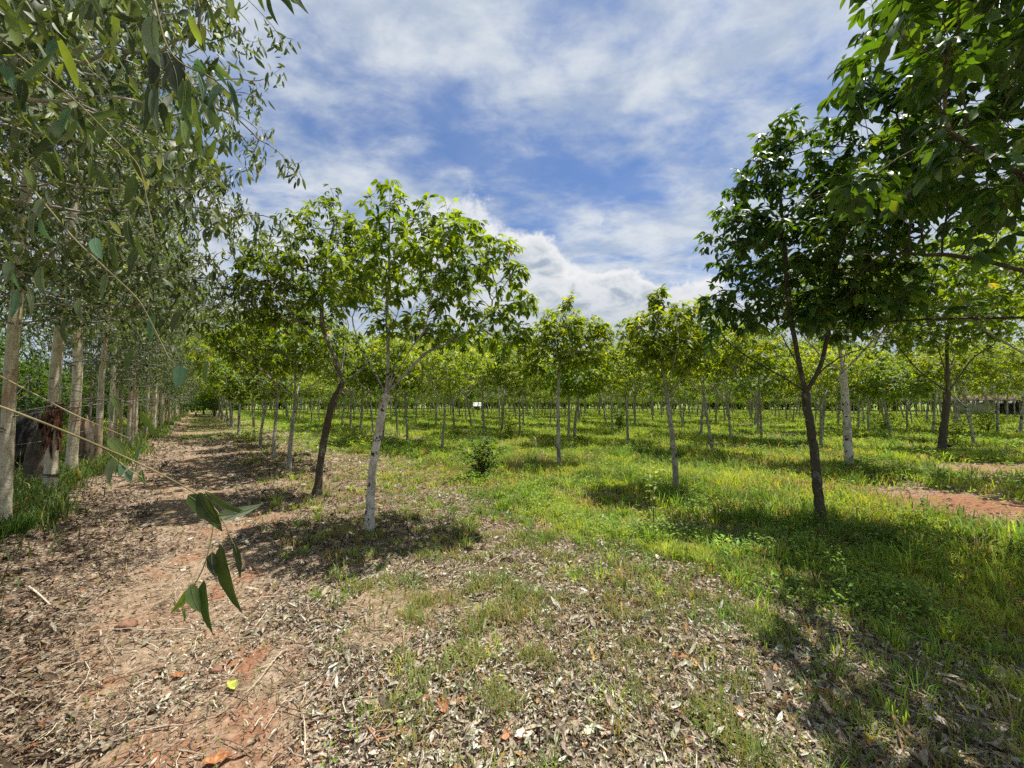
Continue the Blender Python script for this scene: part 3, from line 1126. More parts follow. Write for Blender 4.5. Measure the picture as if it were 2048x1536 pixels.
# the tree beside the path with the spotted pale trunk
L1 = on_ground(738, 1058)
rubber_tree('nearest pale rubber tree, black spots on its leaning trunk, beside the dirt path', L1,
            [(0, 0, 0)] + rel(L1, [(743, 960), (752, 890), (763, 830), (772, 790)]),
            [rel(L1, [(778, 740), (776, 690), (772, 640, .1), (780, 560, .1), (778, 480), (780, 400)]),
             rel(L1, [(812, 745, .0), (850, 705, .1), (900, 690, .3), (960, 650, .4), (1000, 610, .4)]),
             rel(L1, [(750, 740, .1), (720, 705, .3), (705, 650, .5)]),
             rel(L1, [(800, 700, .6), (850, 640, 1.0)]), rel(L1, [(800, 730, -.4), (850, 660, -.8)])],
            [elr(L1, 870, 530, 160, 100), elr(L1, 800, 460, 100, 62), elr(L1, 1005, 610, 75, 100), elr(L1, 1022, 495, 26, 30, .3), elr(L1, 940, 660, 90, 40, .2), elr(L1, 940, 470, 50, 45),
             elr(L1, 772, 378, 26, 40), elr(L1, 720, 560, 80, 90, .3), elr(L1, 900, 440, 60, 26), elr(L1, 1000, 690, 45, 20, .3), elr(L1, 860, 660, 120, 25, .3)],
            11, natt=620, r0=0.056, r1=0.047, rfork=0.034, barkm='bark_pale', branchm='bark_grey', per=8, leaf=0.108, tmpl='fine')
L2 = on_ground(634, 990)
rubber_tree('dark-trunked leaning rubber tree just left of the spotted pale one beside the path', L2,
            [(0, 0, 0)] + rel(L2, [(640, 930), (648, 880), (658, 830), (668, 800), (684, 770)]),
            [rel(L2, [(679, 740), (672, 710), (650, 680, .1), (640, 620), (650, 540), (668, 440)]),
             rel(L2, [(715, 748, .0), (745, 715, .1), (780, 680, .3), (800, 620, .4)]),
             rel(L2, [(684, 730, .5), (700, 650, .9)]), rel(L2, [(660, 720, -.5), (600, 650, -.8), (560, 600, -.9)])],
            [elr(L2, 610, 560, 125, 90), elr(L2, 665, 470, 75, 60), elr(L2, 665, 398, 26, 38), elr(L2, 525, 520, 55, 50), elr(L2, 525, 600, 50, 50), elr(L2, 600, 440, 40, 25), elr(L2, 700, 560, 80, 70), elr(L2, 560, 620, 60, 40)],
            12, natt=560, r0=0.062, r1=0.055, rfork=0.038, barkm='bark_dark', branchm='bark_mid', per=8, leaf=0.112)
L3 = on_ground(1640, 1038)
rubber_tree('shade-darkened rubber tree forking into a V with broad shaded crown, on shady grass', L3,
            [(0, 0, 0)] + rel(L3, [(1636, 980), (1628, 900), (1618, 840), (1611, 785)]),
            [rel(L3, [(1600, 740), (1590, 680), (1575, 600), (1570, 500), (1560, 400), (1560, 300)]),
             rel(L3, [(1640, 745), (1652, 700), (1655, 640), (1662, 560), (1690, 480)]),
             rel(L3, [(1580, 760, .2), (1530, 735, .4), (1470, 700, .6), (1430, 650, .6)]),
             rel(L3, [(1650, 730, .3), (1720, 700, .5), (1780, 690, .6)]), rel(L3, [(1600, 740, -.5), (1560, 660, -.9)])],
            [elr(L3, 1600, 500, 130, 130), elr(L3, 1550, 330, 60, 75), elr(L3, 1475, 480, 65, 75), elr(L3, 1500, 380, 55, 50), elr(L3, 1640, 260, 60, 30), elr(L3, 1770, 380, 70, 60), elr(L3, 1800, 560, 60, 60), elr(L3, 1460, 610, 60, 60), elr(L3, 1720, 480, 90, 90),
             elr(L3, 1700, 620, 80, 50), elr(L3, 1660, 350, 70, 50), elr(L3, 1560, 255, 45, 18), elr(L3, 1420, 680, 30, 30, .5)],
            13, natt=600, r0=0.058, r1=0.050, rfork=0.042, barkm='bark_dark', pal=(DEEP, DW), per=8, leaf=0.13, tmpl='fine', leafm='shadeleaf')  # dark bark and leaf tones carry the shade this tree stands in
L4 = on_ground(1353, 985)
rubber_tree('slender curved grey rubber tree behind the sapling, with small lime green crown', L4,
            [(0, 0, 0)] + rel(L4, [(1350, 930), (1344, 870), (1337, 820), (1334, 795)]),
            [rel(L4, [(1330, 760), (1322, 720), (1315, 660), (1316, 600)]),
             rel(L4, [(1352, 775), (1380, 730), (1400, 690)]), rel(L4, [(1310, 760, .4), (1270, 720, .6)]), rel(L4, [(1340, 750, -.5), (1360, 690, -.7)])],
            [elr(L4, 1325, 675, 76, 64), elr(L4, 1385, 645, 50, 48), elr(L4, 1275, 680, 38, 34), elr(L4, 1312, 600, 26, 26), elr(L4, 1380, 720, 35, 25), elr(L4, 1270, 640, 20, 20)],
            14, natt=520, r0=0.050, r1=0.036, rfork=0.026, barkm='bark_grey', pal=(LIME, LW), per=8, leaf=0.13)
L5 = on_ground(1118, 932)
rubber_tree('thin straight grey rubber tree with a pointed crown tip, near the leafy bush', L5,
            [(0, 0, 0)] + rel(L5, [(1117, 880), (1116, 830), (1117, 780), (1118, 740)]),
            [rel(L5, [(1122, 700), (1128, 650), (1137, 600)]), rel(L5, [(1140, 715), (1165, 680)]), rel(L5, [(1098, 720), (1070, 690)]),
             rel(L5, [(1120, 720, .6), (1130, 690, 1.)]), rel(L5, [(1115, 720, -.6), (1110, 680, -1.)])],
            [elr(L5, 1125, 670, 68, 48), elr(L5, 1185, 670, 45, 38), elr(L5, 1068, 690, 38, 34), elr(L5, 1137, 605, 17, 24), elr(L5, 1160, 720, 50, 20), elr(L5, 1060, 740, 25, 18), elr(L5, 1110, 640, 30, 20)],
            15, natt=520, r0=0.052, r1=0.036, rfork=0.024, barkm='bark_grey', pal=(LIME, LW), per=8, leaf=0.14)
L6 = on_ground(1700, 941)
rubber_tree('thick pale ringed rubber tree trunk with a black latex cup near its foot', L6,
            [(0, 0, 0)] + rel(L6, [(1697, 900), (1693, 840), (1690, 790), (1686, 745)]),
            [rel(L6, [(1680, 700), (1670, 620)]), rel(L6, [(1720, 710), (1770, 660)]), rel(L6, [(1650, 720, .3), (1610, 680, .6)]), rel(L6, [(1690, 710, -.6), (1700, 660, -1.)])],
            [elr(L6, 1690, 600, 110, 90), elr(L6, 1760, 560, 70, 60), elr(L6, 1610, 620, 60, 60), elr(L6, 1780, 660, 60, 35)],
            16, natt=380, r0=0.088, r1=0.072, rfork=0.045, barkm='bark_pale', pal=(GREEN, GW), per=8, leaf=0.13)
L7 = on_ground(1884, 907)
rubber_tree('dark upright rubber tree with a latex cup near the red soil track, limbs fanning out', L7,
            [(0, 0, 0)] + rel(L7, [(1887, 860), (1892, 820), (1895, 785)]),
            [rel(L7, [(1895, 740), (1893, 680), (1900, 600)]), rel(L7, [(1915, 760), (1940, 720), (1990, 690)]), rel(L7, [(1870, 765), (1840, 745), (1800, 700)]),
             rel(L7, [(1900, 740, .7), (1920, 680, 1.2)]), rel(L7, [(1890, 740, -.7), (1870, 680, -1.1)])],
            [elr(L7, 1890, 610, 110, 90), elr(L7, 1980, 640, 60, 60), elr(L7, 1810, 650, 60, 60), elr(L7, 1900, 510, 80, 50)],
            17, natt=420, r0=0.100, r1=0.085, rfork=0.058, barkm='bark_dark', pal=(GREEN, GW), per=8, leaf=0.15)

# the big tree whose trunk stands beside the view; its limbs reach over the grass
LB = (6.1, 3.3)


def cell(x, y, z, r, rz=None, ry=None):
    return (x - LB[0], y - LB[1], z, r, ry or r, rz or r)


rubber_tree('large shade-darkened rubber tree at the edge, its limbs reaching over the shaded grass', LB,
            [(0, 0, 0), (-.02, 0, .9), (-.08, 0, 1.9), (-.15, 0.02, 2.3)],
            [[(-.9, -.1, 2.9), (-1.9, -.3, 3.4), (-2.8, -.5, 3.7)], [(-.6, .5, 2.9), (-1.4, .9, 3.3), (-2.4, 1.0, 3.3)], [(-.2, -.4, 3.2), (-.9, -.9, 4.2), (-1.8, -1.1, 4.9)],
             [(.3, .5, 3.2), (.7, .9, 4.6)], [(.5, -.4, 3.0), (1.4, -.6, 3.8)], [(-.3, .9, 2.6), (-.8, 1.9, 2.75), (-1.2, 2.6, 2.8)]],
            [cell(3.1, 2.5, 4.25, .75, .5), cell(3.0, 3.0, 3.45, .55, .25), cell(4.6, 3.0, 4.5, 1.2, .8), cell(4.2, 3.6, 3.6, .9, .25), cell(5.5, 4.6, 4.8, 1.4, 1.0), cell(4.5, 2.6, 5.7, 1.1, .6), cell(4.6, 3.8, 6.3, 1.1, .5), cell(5.6, 2.8, 5.9, 1.4, .6),  # high lobes out of view are added to fill the shade below
             cell(5.0, 3.8, 5.5, 1.4, .8), cell(7.4, 3.4, 4.6, 1.5, 1.3), cell(4.6, 5.1, 2.95, .9, .28), cell(3.9, 2.9, 3.0, .45, .16), cell(5.9, 2.0, 4.2, 1.2, .8)],
            18, natt=620, r0=0.13, r1=0.11, rfork=0.065, barkm='bark_dark', pal=(DEEP, DW), per=8, leaf=0.15, tmpl='fine', leafm='shadeleaf', D=0.15, di=1.5, dk=0.3)  # leaf tones darkened to paint in the crown's shade


# ---- prototypes of the trees farther off
def umbrella(h, r, g, spike=True):
    e = [(0, 0, h * 0.66, r, r, h * 0.17)]
    for i in range(5):
        a = i * 1.256 + g.random()
        e.append((math.cos(a) * r * 0.65, math.sin(a) * r * 0.65, h * (0.55 + 0.13 * g.random()), r * 0.5, r * 0.5, h * 0.12))
    if spike:
        a = g.random() * 6.28
        e.append((0.25 * math.cos(a), 0.25 * math.sin(a), h * 0.90, r * 0.2, r * 0.2, h * 0.10))
    return e


def mk_proto(i, lod):
    g = np.random.default_rng(100 + i)
    h = [4.7, 5.4, 4.1, 5.0, 5.9, 4.5][i % 6]
    r = [1.65, 1.9, 1.3, 1.8, 1.6, 1.5][i % 6]
    lean = g.normal(0, 0.10, 2)
    fz = 1.5 + 0.5 * g.random()
    tr = [(0, 0, 0), (lean[0] * .3 + g.normal(0, .02), lean[1] * .3, fz * .35), (lean[0] * .7, lean[1] * .7 + g.normal(0, .02), fz * .7), (lean[0], lean[1], fz)]
    limbs = []
    k = 3 + i % 3
    a0 = g.random() * 6.28
    for q in range(k):
        a = a0 + q * 6.283 / k + g.normal(0, .2)
        s = r * 0.75
        limbs.append([(lean[0] + math.cos(a) * s * .35, lean[1] + math.sin(a) * s * .35, fz + .35 + .15 * g.random()), (lean[0] + math.cos(a) * s, lean[1] + math.sin(a) * s, fz + h * .22)])
    limbs.append([(lean[0] + .05, lean[1], fz + .6), (lean[0], lean[1] + .05, h * .72)])
    pal = [(GREEN, GW), (LIME, LW)][i % 2]
    kw = dict(group=None, stems=False, trif=3)
    if lod == 0:
        return rubber_tree('proto', (0, 0), tr, limbs, umbrella(h, r, g), 200 + i, natt=260, r0=.050, r1=.042, rfork=.032, barkm='bark_grey', branchm='bark_grey', pal=pal,
                           per=8, leaf=0.15, D=.16, di=1.4, dk=.3, tmpl='full' if i < 3 else 'lite', ktr=10, **kw)
    if lod == 1:
        return rubber_tree('proto', (0, 0), tr, limbs, umbrella(h, r, g), 300 + i, natt=150, r0=.050, r1=.042, rfork=.034, barkm='bark_grey', branchm='bark_pale', pal=pal,
                           per=6, leaf=0.20, D=.2, di=1.6, dk=.38, tmpl='lite', maxleaf=2700, ktr=6, **kw)
    kw['trif'] = 1
    return rubber_tree('proto', (0, 0), tr, limbs, umbrella(h, r, g), 400 + i, natt=70, r0=.055, r1=.042, rfork=.028, barkm='bark_grey', pal=pal,
                       per=8, leaf=0.36, D=.3, di=1.8, dk=.5, tmpl='lite', maxleaf=520, ktr=4, **kw)


protos = {(l, i): mk_proto(i, l) for l in (0, 1, 2) for i in range(6 if l < 2 else 3)}
ORD = ['first', 'second', 'third', 'fourth', 'fifth', 'sixth', 'seventh', 'eighth', 'ninth', 'tenth', 'eleventh', 'twelfth']

# trees whose feet can be read off the photograph: foot column, row, trunk lean or look, label
READ = [
    (577, 938, 0, 'thin white-trunked rubber tree in the path-side row, just beyond the dark leaning one'),
    (547, 917, 1, 'rubber tree leaning over leaf litter, second beyond the dark leaning tree'),
    (520, 895, 2, 'third slim rubber tree beyond the dark leaning tree in the path-side row'),
    (508, 880, 0, 'fourth slim rubber tree beyond the dark leaning tree in the path-side row'),
    (885, 898, 3, 'slim spotted rubber tree right behind the leafy bush in the grass'),
    (968, 872, 4, 'slim rubber tree behind and right of the leafy bush'),
    (1040, 874, 5, 'slim rubber tree standing just behind the white marker stake'),
    (1136, 892, 2, 'pale rubber tree just behind the thin straight one with the pointed crown'),
    (815, 884, 1, 'pale thin rubber tree seen just right of the spotted leaning trunk'),
    (765, 884, 0, 'dark thin rubber tree half hidden behind the spotted leaning trunk'),
    (1257, 888, 3, 'straight rubber tree between the pointed crown tree and the curved lime one'),
    (1425, 910, 1, 'spotted straight rubber tree just right of the curved lime green one'),
    (1462, 886, 4, 'rubber tree with a pale bent foot beside the spotted straight one'),
    (1642, 895, 5, 'spotted rubber tree glimpsed between the dark V tree and the thick pale trunk'),
    (1783, 881, 2, 'spotted rubber tree midway between the thick ringed trunk and the dark upright tree'),
    (1737, 868, 0, 'leaning thin rubber tree just behind the thick ringed trunk'),
    (1866, 867, 1, 'rubber tree with a small cup just behind the dark upright one'),
    (1948, 889, 3, 'smooth rubber tree standing beyond the red soil track'),
    (1995, 873, 4, 'rubber tree farthest toward the edge behind the red soil track'),
    (1815, 862, 5, 'thin tilted rubber tree in the weedy grass behind the dark upright one'),
    (1365, 858, 3, 'upright rubber tree seen behind the curved lime green crown tree'),
    (1225, 864, 4, 'rubber tree with wide bare limbs in the middle rows'),
]
placed = [L1, L2, L3, L4, L5, L6, L7, LB]
grp_near = 'rubber trees in the plantation'
for o in sc.objects:
    if o.parent is None and o.type == 'EMPTY' and o.get('category') == 'rubber tree' and o['label'] != 'proto':
        o['group'] = grp_near
for px, py, k, lab in READ:
    p = on_ground(px, py)
    placed.append(p)
    lo = k if p[1] < 17 else k
    copy_thing(protos[(0, k)], (p[0], p[1], float(gh(*p))), rng.random() * 6.28, 0.92 + 0.2 * rng.random(), lab, grp_near)
cand = []
B, STEP, SHIFT = 5.6, 2.6, 2.05
for row in range(0, 24):
    n0 = 1.55 + row * B
    for i in range(-60, 60):
        u0 = 5.0 + i * STEP - row * (-SHIFT)
        if rng.random() < 0.025:
            continue
        u, n = u0 + rng.normal(0, 0.2), n0 + rng.normal(0, 0.14)
        x, y = xy(u, n)
        if y < 5 or abs(x) > y * 1.40 + 0.8 or y > 112:
            continue
        if row == 0 and u < 17.5:
            continue
        if row == 0 and u > 95:
            continue
        if min((x - q[0]) ** 2 + (y - q[1]) ** 2 for q in placed) < (1.9 if y < 25 else 1.0) ** 2:
            continue
        # trees already read off the photo cover the near middle rows
        if y < 12.5 and abs(x) < y * 1.33:
            continue
        cand.append((math.hypot(x, y), x, y, row, i))
cand.sort()
nind = 300 - len(READ) - 8
allt = [(c[1], c[2], c[3]) for c in cand[:nind]] + [(p[0], p[1], int(round((un(*p)[1] - 1.55) / B))) for p in placed if abs(p[0]) < p[1] * 1.33]
rank = {}
for r_ in range(40):
    q_ = sorted([t_ for t_ in allt if t_[2] == r_ and abs(t_[0]) < t_[1] * 1.33], key=lambda t_: un(t_[0], t_[1])[0])
    for i_, t_ in enumerate(q_):
        rank[t_[:2]] = i_


def ordinal(k):
    base = ['first', 'second', 'third', 'fourth', 'fifth', 'sixth', 'seventh', 'eighth', 'ninth', 'tenth', 'eleventh', 'twelfth', 'thirteenth', 'fourteenth', 'fifteenth',
            'sixteenth', 'seventeenth', 'eighteenth', 'nineteenth', 'twentieth']
    if k < 20:
        return base[k]
    if k == 29:
        return 'thirtieth'
    return ('twenty-' if k < 29 else 'thirty-' if k < 39 else 'forty-') + base[(k + 1) % 10 - 1]


SECT = [(430, 'at the end of the path'), (560, 'behind the slim trunks of the path-side row'), (640, 'just left of the dark leaning trunk'), (745, 'between the dark leaning and spotted pale trunks'),
        (870, 'just right of the spotted pale trunk'), (1000, 'above the leafy bush'), (1118, 'just left of the pointed crown tree'), (1230, 'just right of the pointed crown tree'),
        (1340, 'just left of the curved lime green tree'), (1480, 'just right of the curved lime green tree'), (1620, 'just left of the dark V-forked trunk'),
        (1690, 'between the dark V-forked trunk and thick ringed trunk'), (1890, 'between the thick ringed and dark upright trunks'), (2600, 'right of the dark upright trunk')]
seen_in_row = {}
for c in cand[:nind]:
    d, x, y, row, i = c
    k = int(rng.integers(6))
    lod = 0 if d < 20 else 1
    q = seen_in_row.get(row, 0)
    seen_in_row[row] = q + 1
    k2 = rank.get((x, y))
    scl = (0.82 + 0.42 * rng.random()) * (1.2 if d > 22 else 1.03)
    tone = 'lime-green' if k % 2 else 'mid-green'
    size = 'short' if scl < 0.97 else ('tall' if scl > 1.09 else 'slim')
    px_ = 1024 + F * x / y
    if k2 is not None and d < 58:
        lab = '%s %s rubber tree, %s from the right end of the %s row from the path' % (size, tone, ordinal(k2), ordinal(row))
        gg = grp_near
    else:
        sn = [t_[1] for t_ in SECT if px_ < t_[0]][0] if k2 is not None else 'beside the view in the shade of others'
        lab, gg = 'tiny rubber tree far back, ' + sn, 'far rubber trees ' + sn
    fat = scl * (0.78 + 0.42 * rng.random())
    o_ = copy_thing(protos[(lod, k)], (x, y, float(gh(x, y)) - .02), 0, (fat, fat, scl), lab, gg)
    o_.rotation_euler = (rng.normal(0, .06), rng.normal(0, .06), rng.random() * 6.28)

# everything farther merges into one far wood
A, AT = Acc(), Acc()


def merge_into(acc, me, loc, rz, s, colm=None):
    V = np.empty(len(me.vertices) * 3, np.float32)
    me.vertices.foreach_get('co', V)
    V = V.reshape(-1, 3) * s
    c, sn = math.cos(rz), math.sin(rz)
    V = np.stack([V[:, 0] * c - V[:, 1] * sn, V[:, 0] * sn + V[:, 1] * c, V[:, 2]], -1) + np.array(loc)
    n = len(me.polygons)
    tot = np.empty(n, np.int32)
    me.polygons.foreach_get('loop_total', tot)
    idx = np.empty(len(me.loops), np.int32)
    me.loops.foreach_get('vertex_index', idx)
    st = np.concatenate([[0], np.cumsum(tot)[:-1]])
    C = np.ones((n, 4), np.float32)
    if 'tint' in me.attributes:
        C = C.ravel()
        me.attributes['tint'].data.foreach_get('color', C)
        C = C.reshape(-1, 4)
    fs, cs = [], []
    for k in (3, 4):
        w = np.nonzero(tot == k)[0]
        if len(w):
            fs.append(idx[st[w][:, None] + np.arange(k)] + acc.nv)
            cs.append((C[w, :3] if colm is None else col3(colm, len(w))))
    acc.v.append(V)
    acc.f += fs
    acc.c += cs
    acc.nv += len(V)


for c in cand[nind:]:
    d, x, y, row, i = c
    pr = protos[(2, int(rng.integers(3)))]
    rz, s = rng.random() * 6.28, 0.9 + 0.35 * rng.random()
    for ch in pr.children:
        merge_into(A, ch.data, (x, y, float(gh(x, y))), rz, s, (0.30, 0.27, 0.22) if ch.name.split('.')[0] != 'crown' else None)
# a closing belt of taller trees all round the back
for i in range(520):
    a = R(-68 + 136 * (i % 260) / 260 + rng.normal(0, .25))
    d = 112 + 8 * rng.random() - (i >= 260) * 6
    pr = protos[(2, int(rng.integers(3)))]
    x, y = d * math.sin(a), d * math.cos(a)
    s = 1.5 + 0.6 * rng.random()
    for ch in pr.children:
        merge_into(A, ch.data, (x, y, -0.3 - (1.3 * s if i >= 260 else 0)), rng.random() * 6.28, s, (0.20, 0.18, 0.15) if ch.name.split('.')[0] != 'crown' else None)
if A.nv:
    tag(A.build('far_rubber_trees', M['leaf']), 'mass of distant rubber trees closing the view beyond the rows', 'trees', kind='stuff')
for k, pr in protos.items():
    for ch in list(pr.children):
        bpy.data.objects.remove(ch)
    bpy.data.objects.remove(pr)


# ------------------------------------------------------------------ eucalyptus row
EUC = [(0.105, 0.145, 0.058), (0.145, 0.175, 0.100), (0.060, 0.090, 0.034), (0.17, 0.23, 0.055), (0.30, 0.33, 0.25), (0.25, 0.31, 0.07)]
EW = [4, 3, 4, 1.6, 1.4, 0.6]


def euc_mesh(seed, H, z0, r, natt, leaf, per, tmpl, D, dk, r0, avoid=None, di=1.5, maxleaf=None, thr=0.006, kt=16):
    g = np.random.default_rng(seed)
    tr = [(0, 0, 0), (g.normal(0, .03), g.normal(0, .03), 2), (g.normal(0, .07), g.normal(0, .07), 5), (g.normal(0, .15), g.normal(0, .15), H * .75), (g.normal(0, .2), g.normal(0, .2), H)]
    A = Acc()
    P = resample(tr, 0.12)
    m = len(P)
    t = np.linspace(0, 1, m)
    h = P[:, 2]
    rr = (r0 * (1 - t) + 0.02 * t) * (1 + 0.35 * np.exp(-h / 0.12)) * (1 + 0.02 * g.normal(size=m))
    P2 = P.copy()
    P2[0, 2] -= 0.1
    tube(A, P2, rr, kt, None, True, 0.03)
    mt = A.mesh('trunk', M['bark_euc'], True, False)
    ell = []
    k = 11
    for i in range(k):
        z = z0 + (H - z0) * (i + .5) / k
        a = g.random() * 6.28
        q = r * (0.75 + 0.5 * g.random()) * (1.0 if z < H * .6 else 1.25 - z / H * .6)
        ell.append((math.cos(a) * q * .4, math.sin(a) * q * .4, z, q * .85, q * .85, (H - z0) / k * 0.95))
    nodes, par, cnt, nch, rad, nt = skeleton(tr, [], ell, natt, g, D, di, dk, up=0.10, rfork=0.020, rtip=0.0018, free_trunk=z0 / H * 0.8, avoid=avoid, bushy=True)
    # sub-branches off the trunk take modest radii
    rad[nt:] = np.minimum(rad[nt:], 0.022)
    A = Acc()
    branch_mesh(A, nodes, par, cnt, rad, nt, 5)
    mb = A.mesh('branches', M['bark_grey'], True, False)
    src = np.nonzero((rad < thr) & (np.arange(len(nodes)) >= nt))[0]
    src = np.repeat(src, per)
    if maxleaf and len(src) > maxleaf:
        src = g.choice(src, maxleaf, replace=False)
    q = len(src)
    f = g.random((q, 1))
    P = nodes[src] * f + nodes[par[src]] * (1 - f) + g.normal(0, 0.045, (q, 3)) * (leaf / 0.1)
    P[:, 2] -= np.abs(g.normal(0, 0.10, q))
    Dn = unit(np.stack([g.normal(0, .55, q), g.normal(0, .55, q), -0.95 + g.normal(0, .45, q)], -1))
    N = rand_dirs(q, g)
    if avoid is not None:
        kp = avoid(P)
        P, Dn, N = P[kp], Dn[kp], N[kp]
        q = len(P)
    L = leaf * g.uniform(.65, 1.3, q)
    A = Acc()
    leaves(A, P, Dn, N, L, L * g.uniform(.19, .32, q), pick(EUC, EW, q, g, .2), tmpl, droop=g.normal(0, .22, q), fold=.7)
    print('EUC', seed, len(nodes), q)
    mc = A.mesh('crown', M['gleaf'])
    return mt, mb, mc


def euc_tree(meshes, label, loc, rz=0, s=1.0, group=None):
    t = thing('eucalyptus_tree', label, 'eucalyptus', loc, rz, group, s)
    for nme, me in zip(('trunk', 'branches', 'crown'), meshes):
        o = bpy.data.objects.new(nme, me)
        sc.collection.objects.link(o)
        o.parent = t
    return t


def clear_cam(ox, oy):
    def f(P):
        x, y, z = P[:, 0] + ox, P[:, 1] + oy, P[:, 2] - EYE
        d = np.sqrt(x * x + y * y + z * z)
        u, n = un(x, y)
        px = 1024 + F * x / np.maximum(y, .05)
        inview = (y > 0.05) & (px > 430) & (px < 1900)
        ny_ = (y > 0) & (d < 1.75)
        low = (P[:, 2] < 2.0) & (n > -1.4)
        return ~((d < 1.5) | ny_ | (inview & (n > 0.9)) | low | (inview & (y < 4.5) & (px > 470)))
    return f


grp_e = 'eucalyptus trees lining the dirt path'
ES = [(2.9, -2.05), (5.2, -2.0)]
labs = ['eucalyptus whose leafy limbs overhang the dirt path in the upper corner, closest to the viewer', 'eucalyptus just outside the frame with low twigs reaching over the path']
for (u, n), lb, sd in zip(ES, labs, (31, 32)):
    x, y = xy(u, n)
    mm = euc_mesh(sd, 9.5, 2.75, 3.0, 820, 0.115, 6, 'fine', 0.15, 0.30, 0.10, avoid=clear_cam(x, y))  # crowns shaped extra wide to block sun over the path corner
    e = euc_tree(mm, lb, (x, y, float(gh(x, y))), 0, 1.0, grp_e)
    if sd == 31:
        near_euc = e
NEARE = [(4, 1078, .062, 'nearest pale eucalyptus trunk, thin and straight at the very edge'),
         (99, 1002, .078, 'second eucalyptus along the path, with torn red bark and a black tie on its trunk'),
         (141, 958, .092, 'thick clean cream eucalyptus trunk, third along the path')]
for i, (px, py, r0, lb) in enumerate(NEARE):
    x, y = on_ground(px, py)
    mm = euc_mesh(41 + i, 11, 3.0, 2.2, 860, 0.12, 6, 'fine' if i == 0 else 'full', 0.16, 0.32, r0, avoid=clear_cam(x, y))
    e = euc_tree(mm, lb, (x, y, float(gh(x, y))), 0, 1.0, grp_e)
    gq_ = np.random.default_rng(900 + i)
    for q in range(6):
        a = gq_.uniform(-1.9, 1.2)
        z = gq_.uniform(1.1, 2.6)
        L_ = gq_.uniform(.7, 1.7)
        Pb = resample([(.03 * math.cos(a), .03 * math.sin(a), z), (L_ * .5 * math.cos(a), L_ * .5 * math.sin(a), z + .12 + gq_.normal(0, .08)), (L_ * math.cos(a + .25), L_ * math.sin(a + .25), z - .1 + gq_.normal(0, .22))], .08)
        Ab = Acc()
        tube(Ab, Pb, np.linspace(.010, .003, len(Pb)), 5, None, False)
        a2 = a + gq_.choice([-.6, .6])
        m_ = Pb[len(Pb) // 2]
        tube(Ab, resample([m_, m_ + np.array([.3 * math.cos(a2), .3 * math.sin(a2), .05]), m_ + np.array([.6 * math.cos(a2), .6 * math.sin(a2), -.08])], .08), .003, 4, None, False)
        Ab.build('dead_branch', M['bark_mid'], e, True, False)
    if i == 1:
        euc2 = e
    if i == 2:
        euc3 = e
E0 = [euc_mesh(51 + i, 10.5, 2.6, 1.9, 640, 0.14, 5, 'lite', 0.19, 0.36, .066, kt=10) for i in range(3)]
E1 = [euc_mesh(61 + i, 10, 1.6, 1.6, 260, 0.24, 3, 'lite', 0.3, 0.55, .08, maxleaf=2600, kt=6) for i in range(2)]
u = 14.6
i = 0
while u < 96:
    n = -2.05 + rng.normal(0, .12)
    x, y = xy(u + rng.normal(0, .15), n)
    me = E0[i % 3] if u < 36 else E1[i % 2]
    if i < 9:
        lb = '%s pale eucalyptus trunk along the path' % ORD[i + 3]
        if i + 3 < 12:
            lb = '%s eucalyptus from the near end of the row lining the path' % ORD[i + 3]
        gg = grp_e
    else:
        lb, gg = '%s eucalyptus from the near end of the long row, small with distance' % ordinal(i + 3), grp_e
    euc_tree(me, lb, (x, y, float(gh(x, y))), rng.random() * 6.28, 0.9 + .2 * rng.random(), gg)
    u += 1.25 + 0.8 * rng.random()
    i += 1
# a few thin stems standing between them
for i, (px, py, r) in enumerate([(195, 925, .5), (263, 905, .62), (240, 905, .55)]):
    x, y = on_ground(px, py)
    euc_tree(E0[i], ['slim tan eucalyptus stem just beyond the thick cream trunk', 'slim eucalyptus stem near the low leafy twig', 'twin eucalyptus stem beside the slim one'][i], (x, y, float(gh(x, y))), i * 2.1, (r, r, .85), grp_e)

# trees of the neighbouring land behind the row
g = np.random.default_rng(5)


def back_tree(seed):
    g = np.random.default_rng(seed)
    h = 8.5
    t = rubber_tree('proto', (0, 0), [(0, 0, 0), (.1, 0, 1.0), (.1, .1, 2.0)], [[(1, 0, 3), (1.8, .3, 4.5)], [(-1, .3, 3), (-1.9, .2, 4.2)], [(0, -1, 3), (0, -1.8, 4.6)], [(0.1, 1, 3.2), (0, 1.6, 5)], [(.1, 0, 5), (0, 0, 7)]],
                    [(0, 0, 5, 2.8, 2.8, 2.6), (1.6, .6, 4.2, 1.6, 1.6, 1.5), (-1.7, -.4, 4.0, 1.7, 1.7, 1.6), (0, 0, 7.2, 1.5, 1.5, 1.3)], seed, natt=260, r0=.16, r1=.14, rfork=.08,
                    barkm='bark_dark', pal=(DEEP, DW), per=7, leaf=0.30, D=.35, di=2.5, dk=.6, tmpl='lite', stems=False, trif=2, maxleaf=3600, name='broadleaf_tree')
    t['category'] = 'tree'
    return t


bp = [back_tree(71), back_tree(72)]
k = 0
for u in np.arange(-2, 100, 5.2):
    n = -9.5 - 3 * g.random() - (4 if k % 3 == 0 else 0)
    x, y = xy(u + g.normal(0, 1), n)
    if y > 1 and x > -2.2 * y - 6:
        copy_thing(bp[k % 2], (x, y, -.9), g.random() * 6.28, 0.5 + .4 * g.random(), 'dark bushy tree across the field, %s behind the eucalyptus row' % ordinal(k), 'trees across the field behind the eucalyptus')
    k += 1
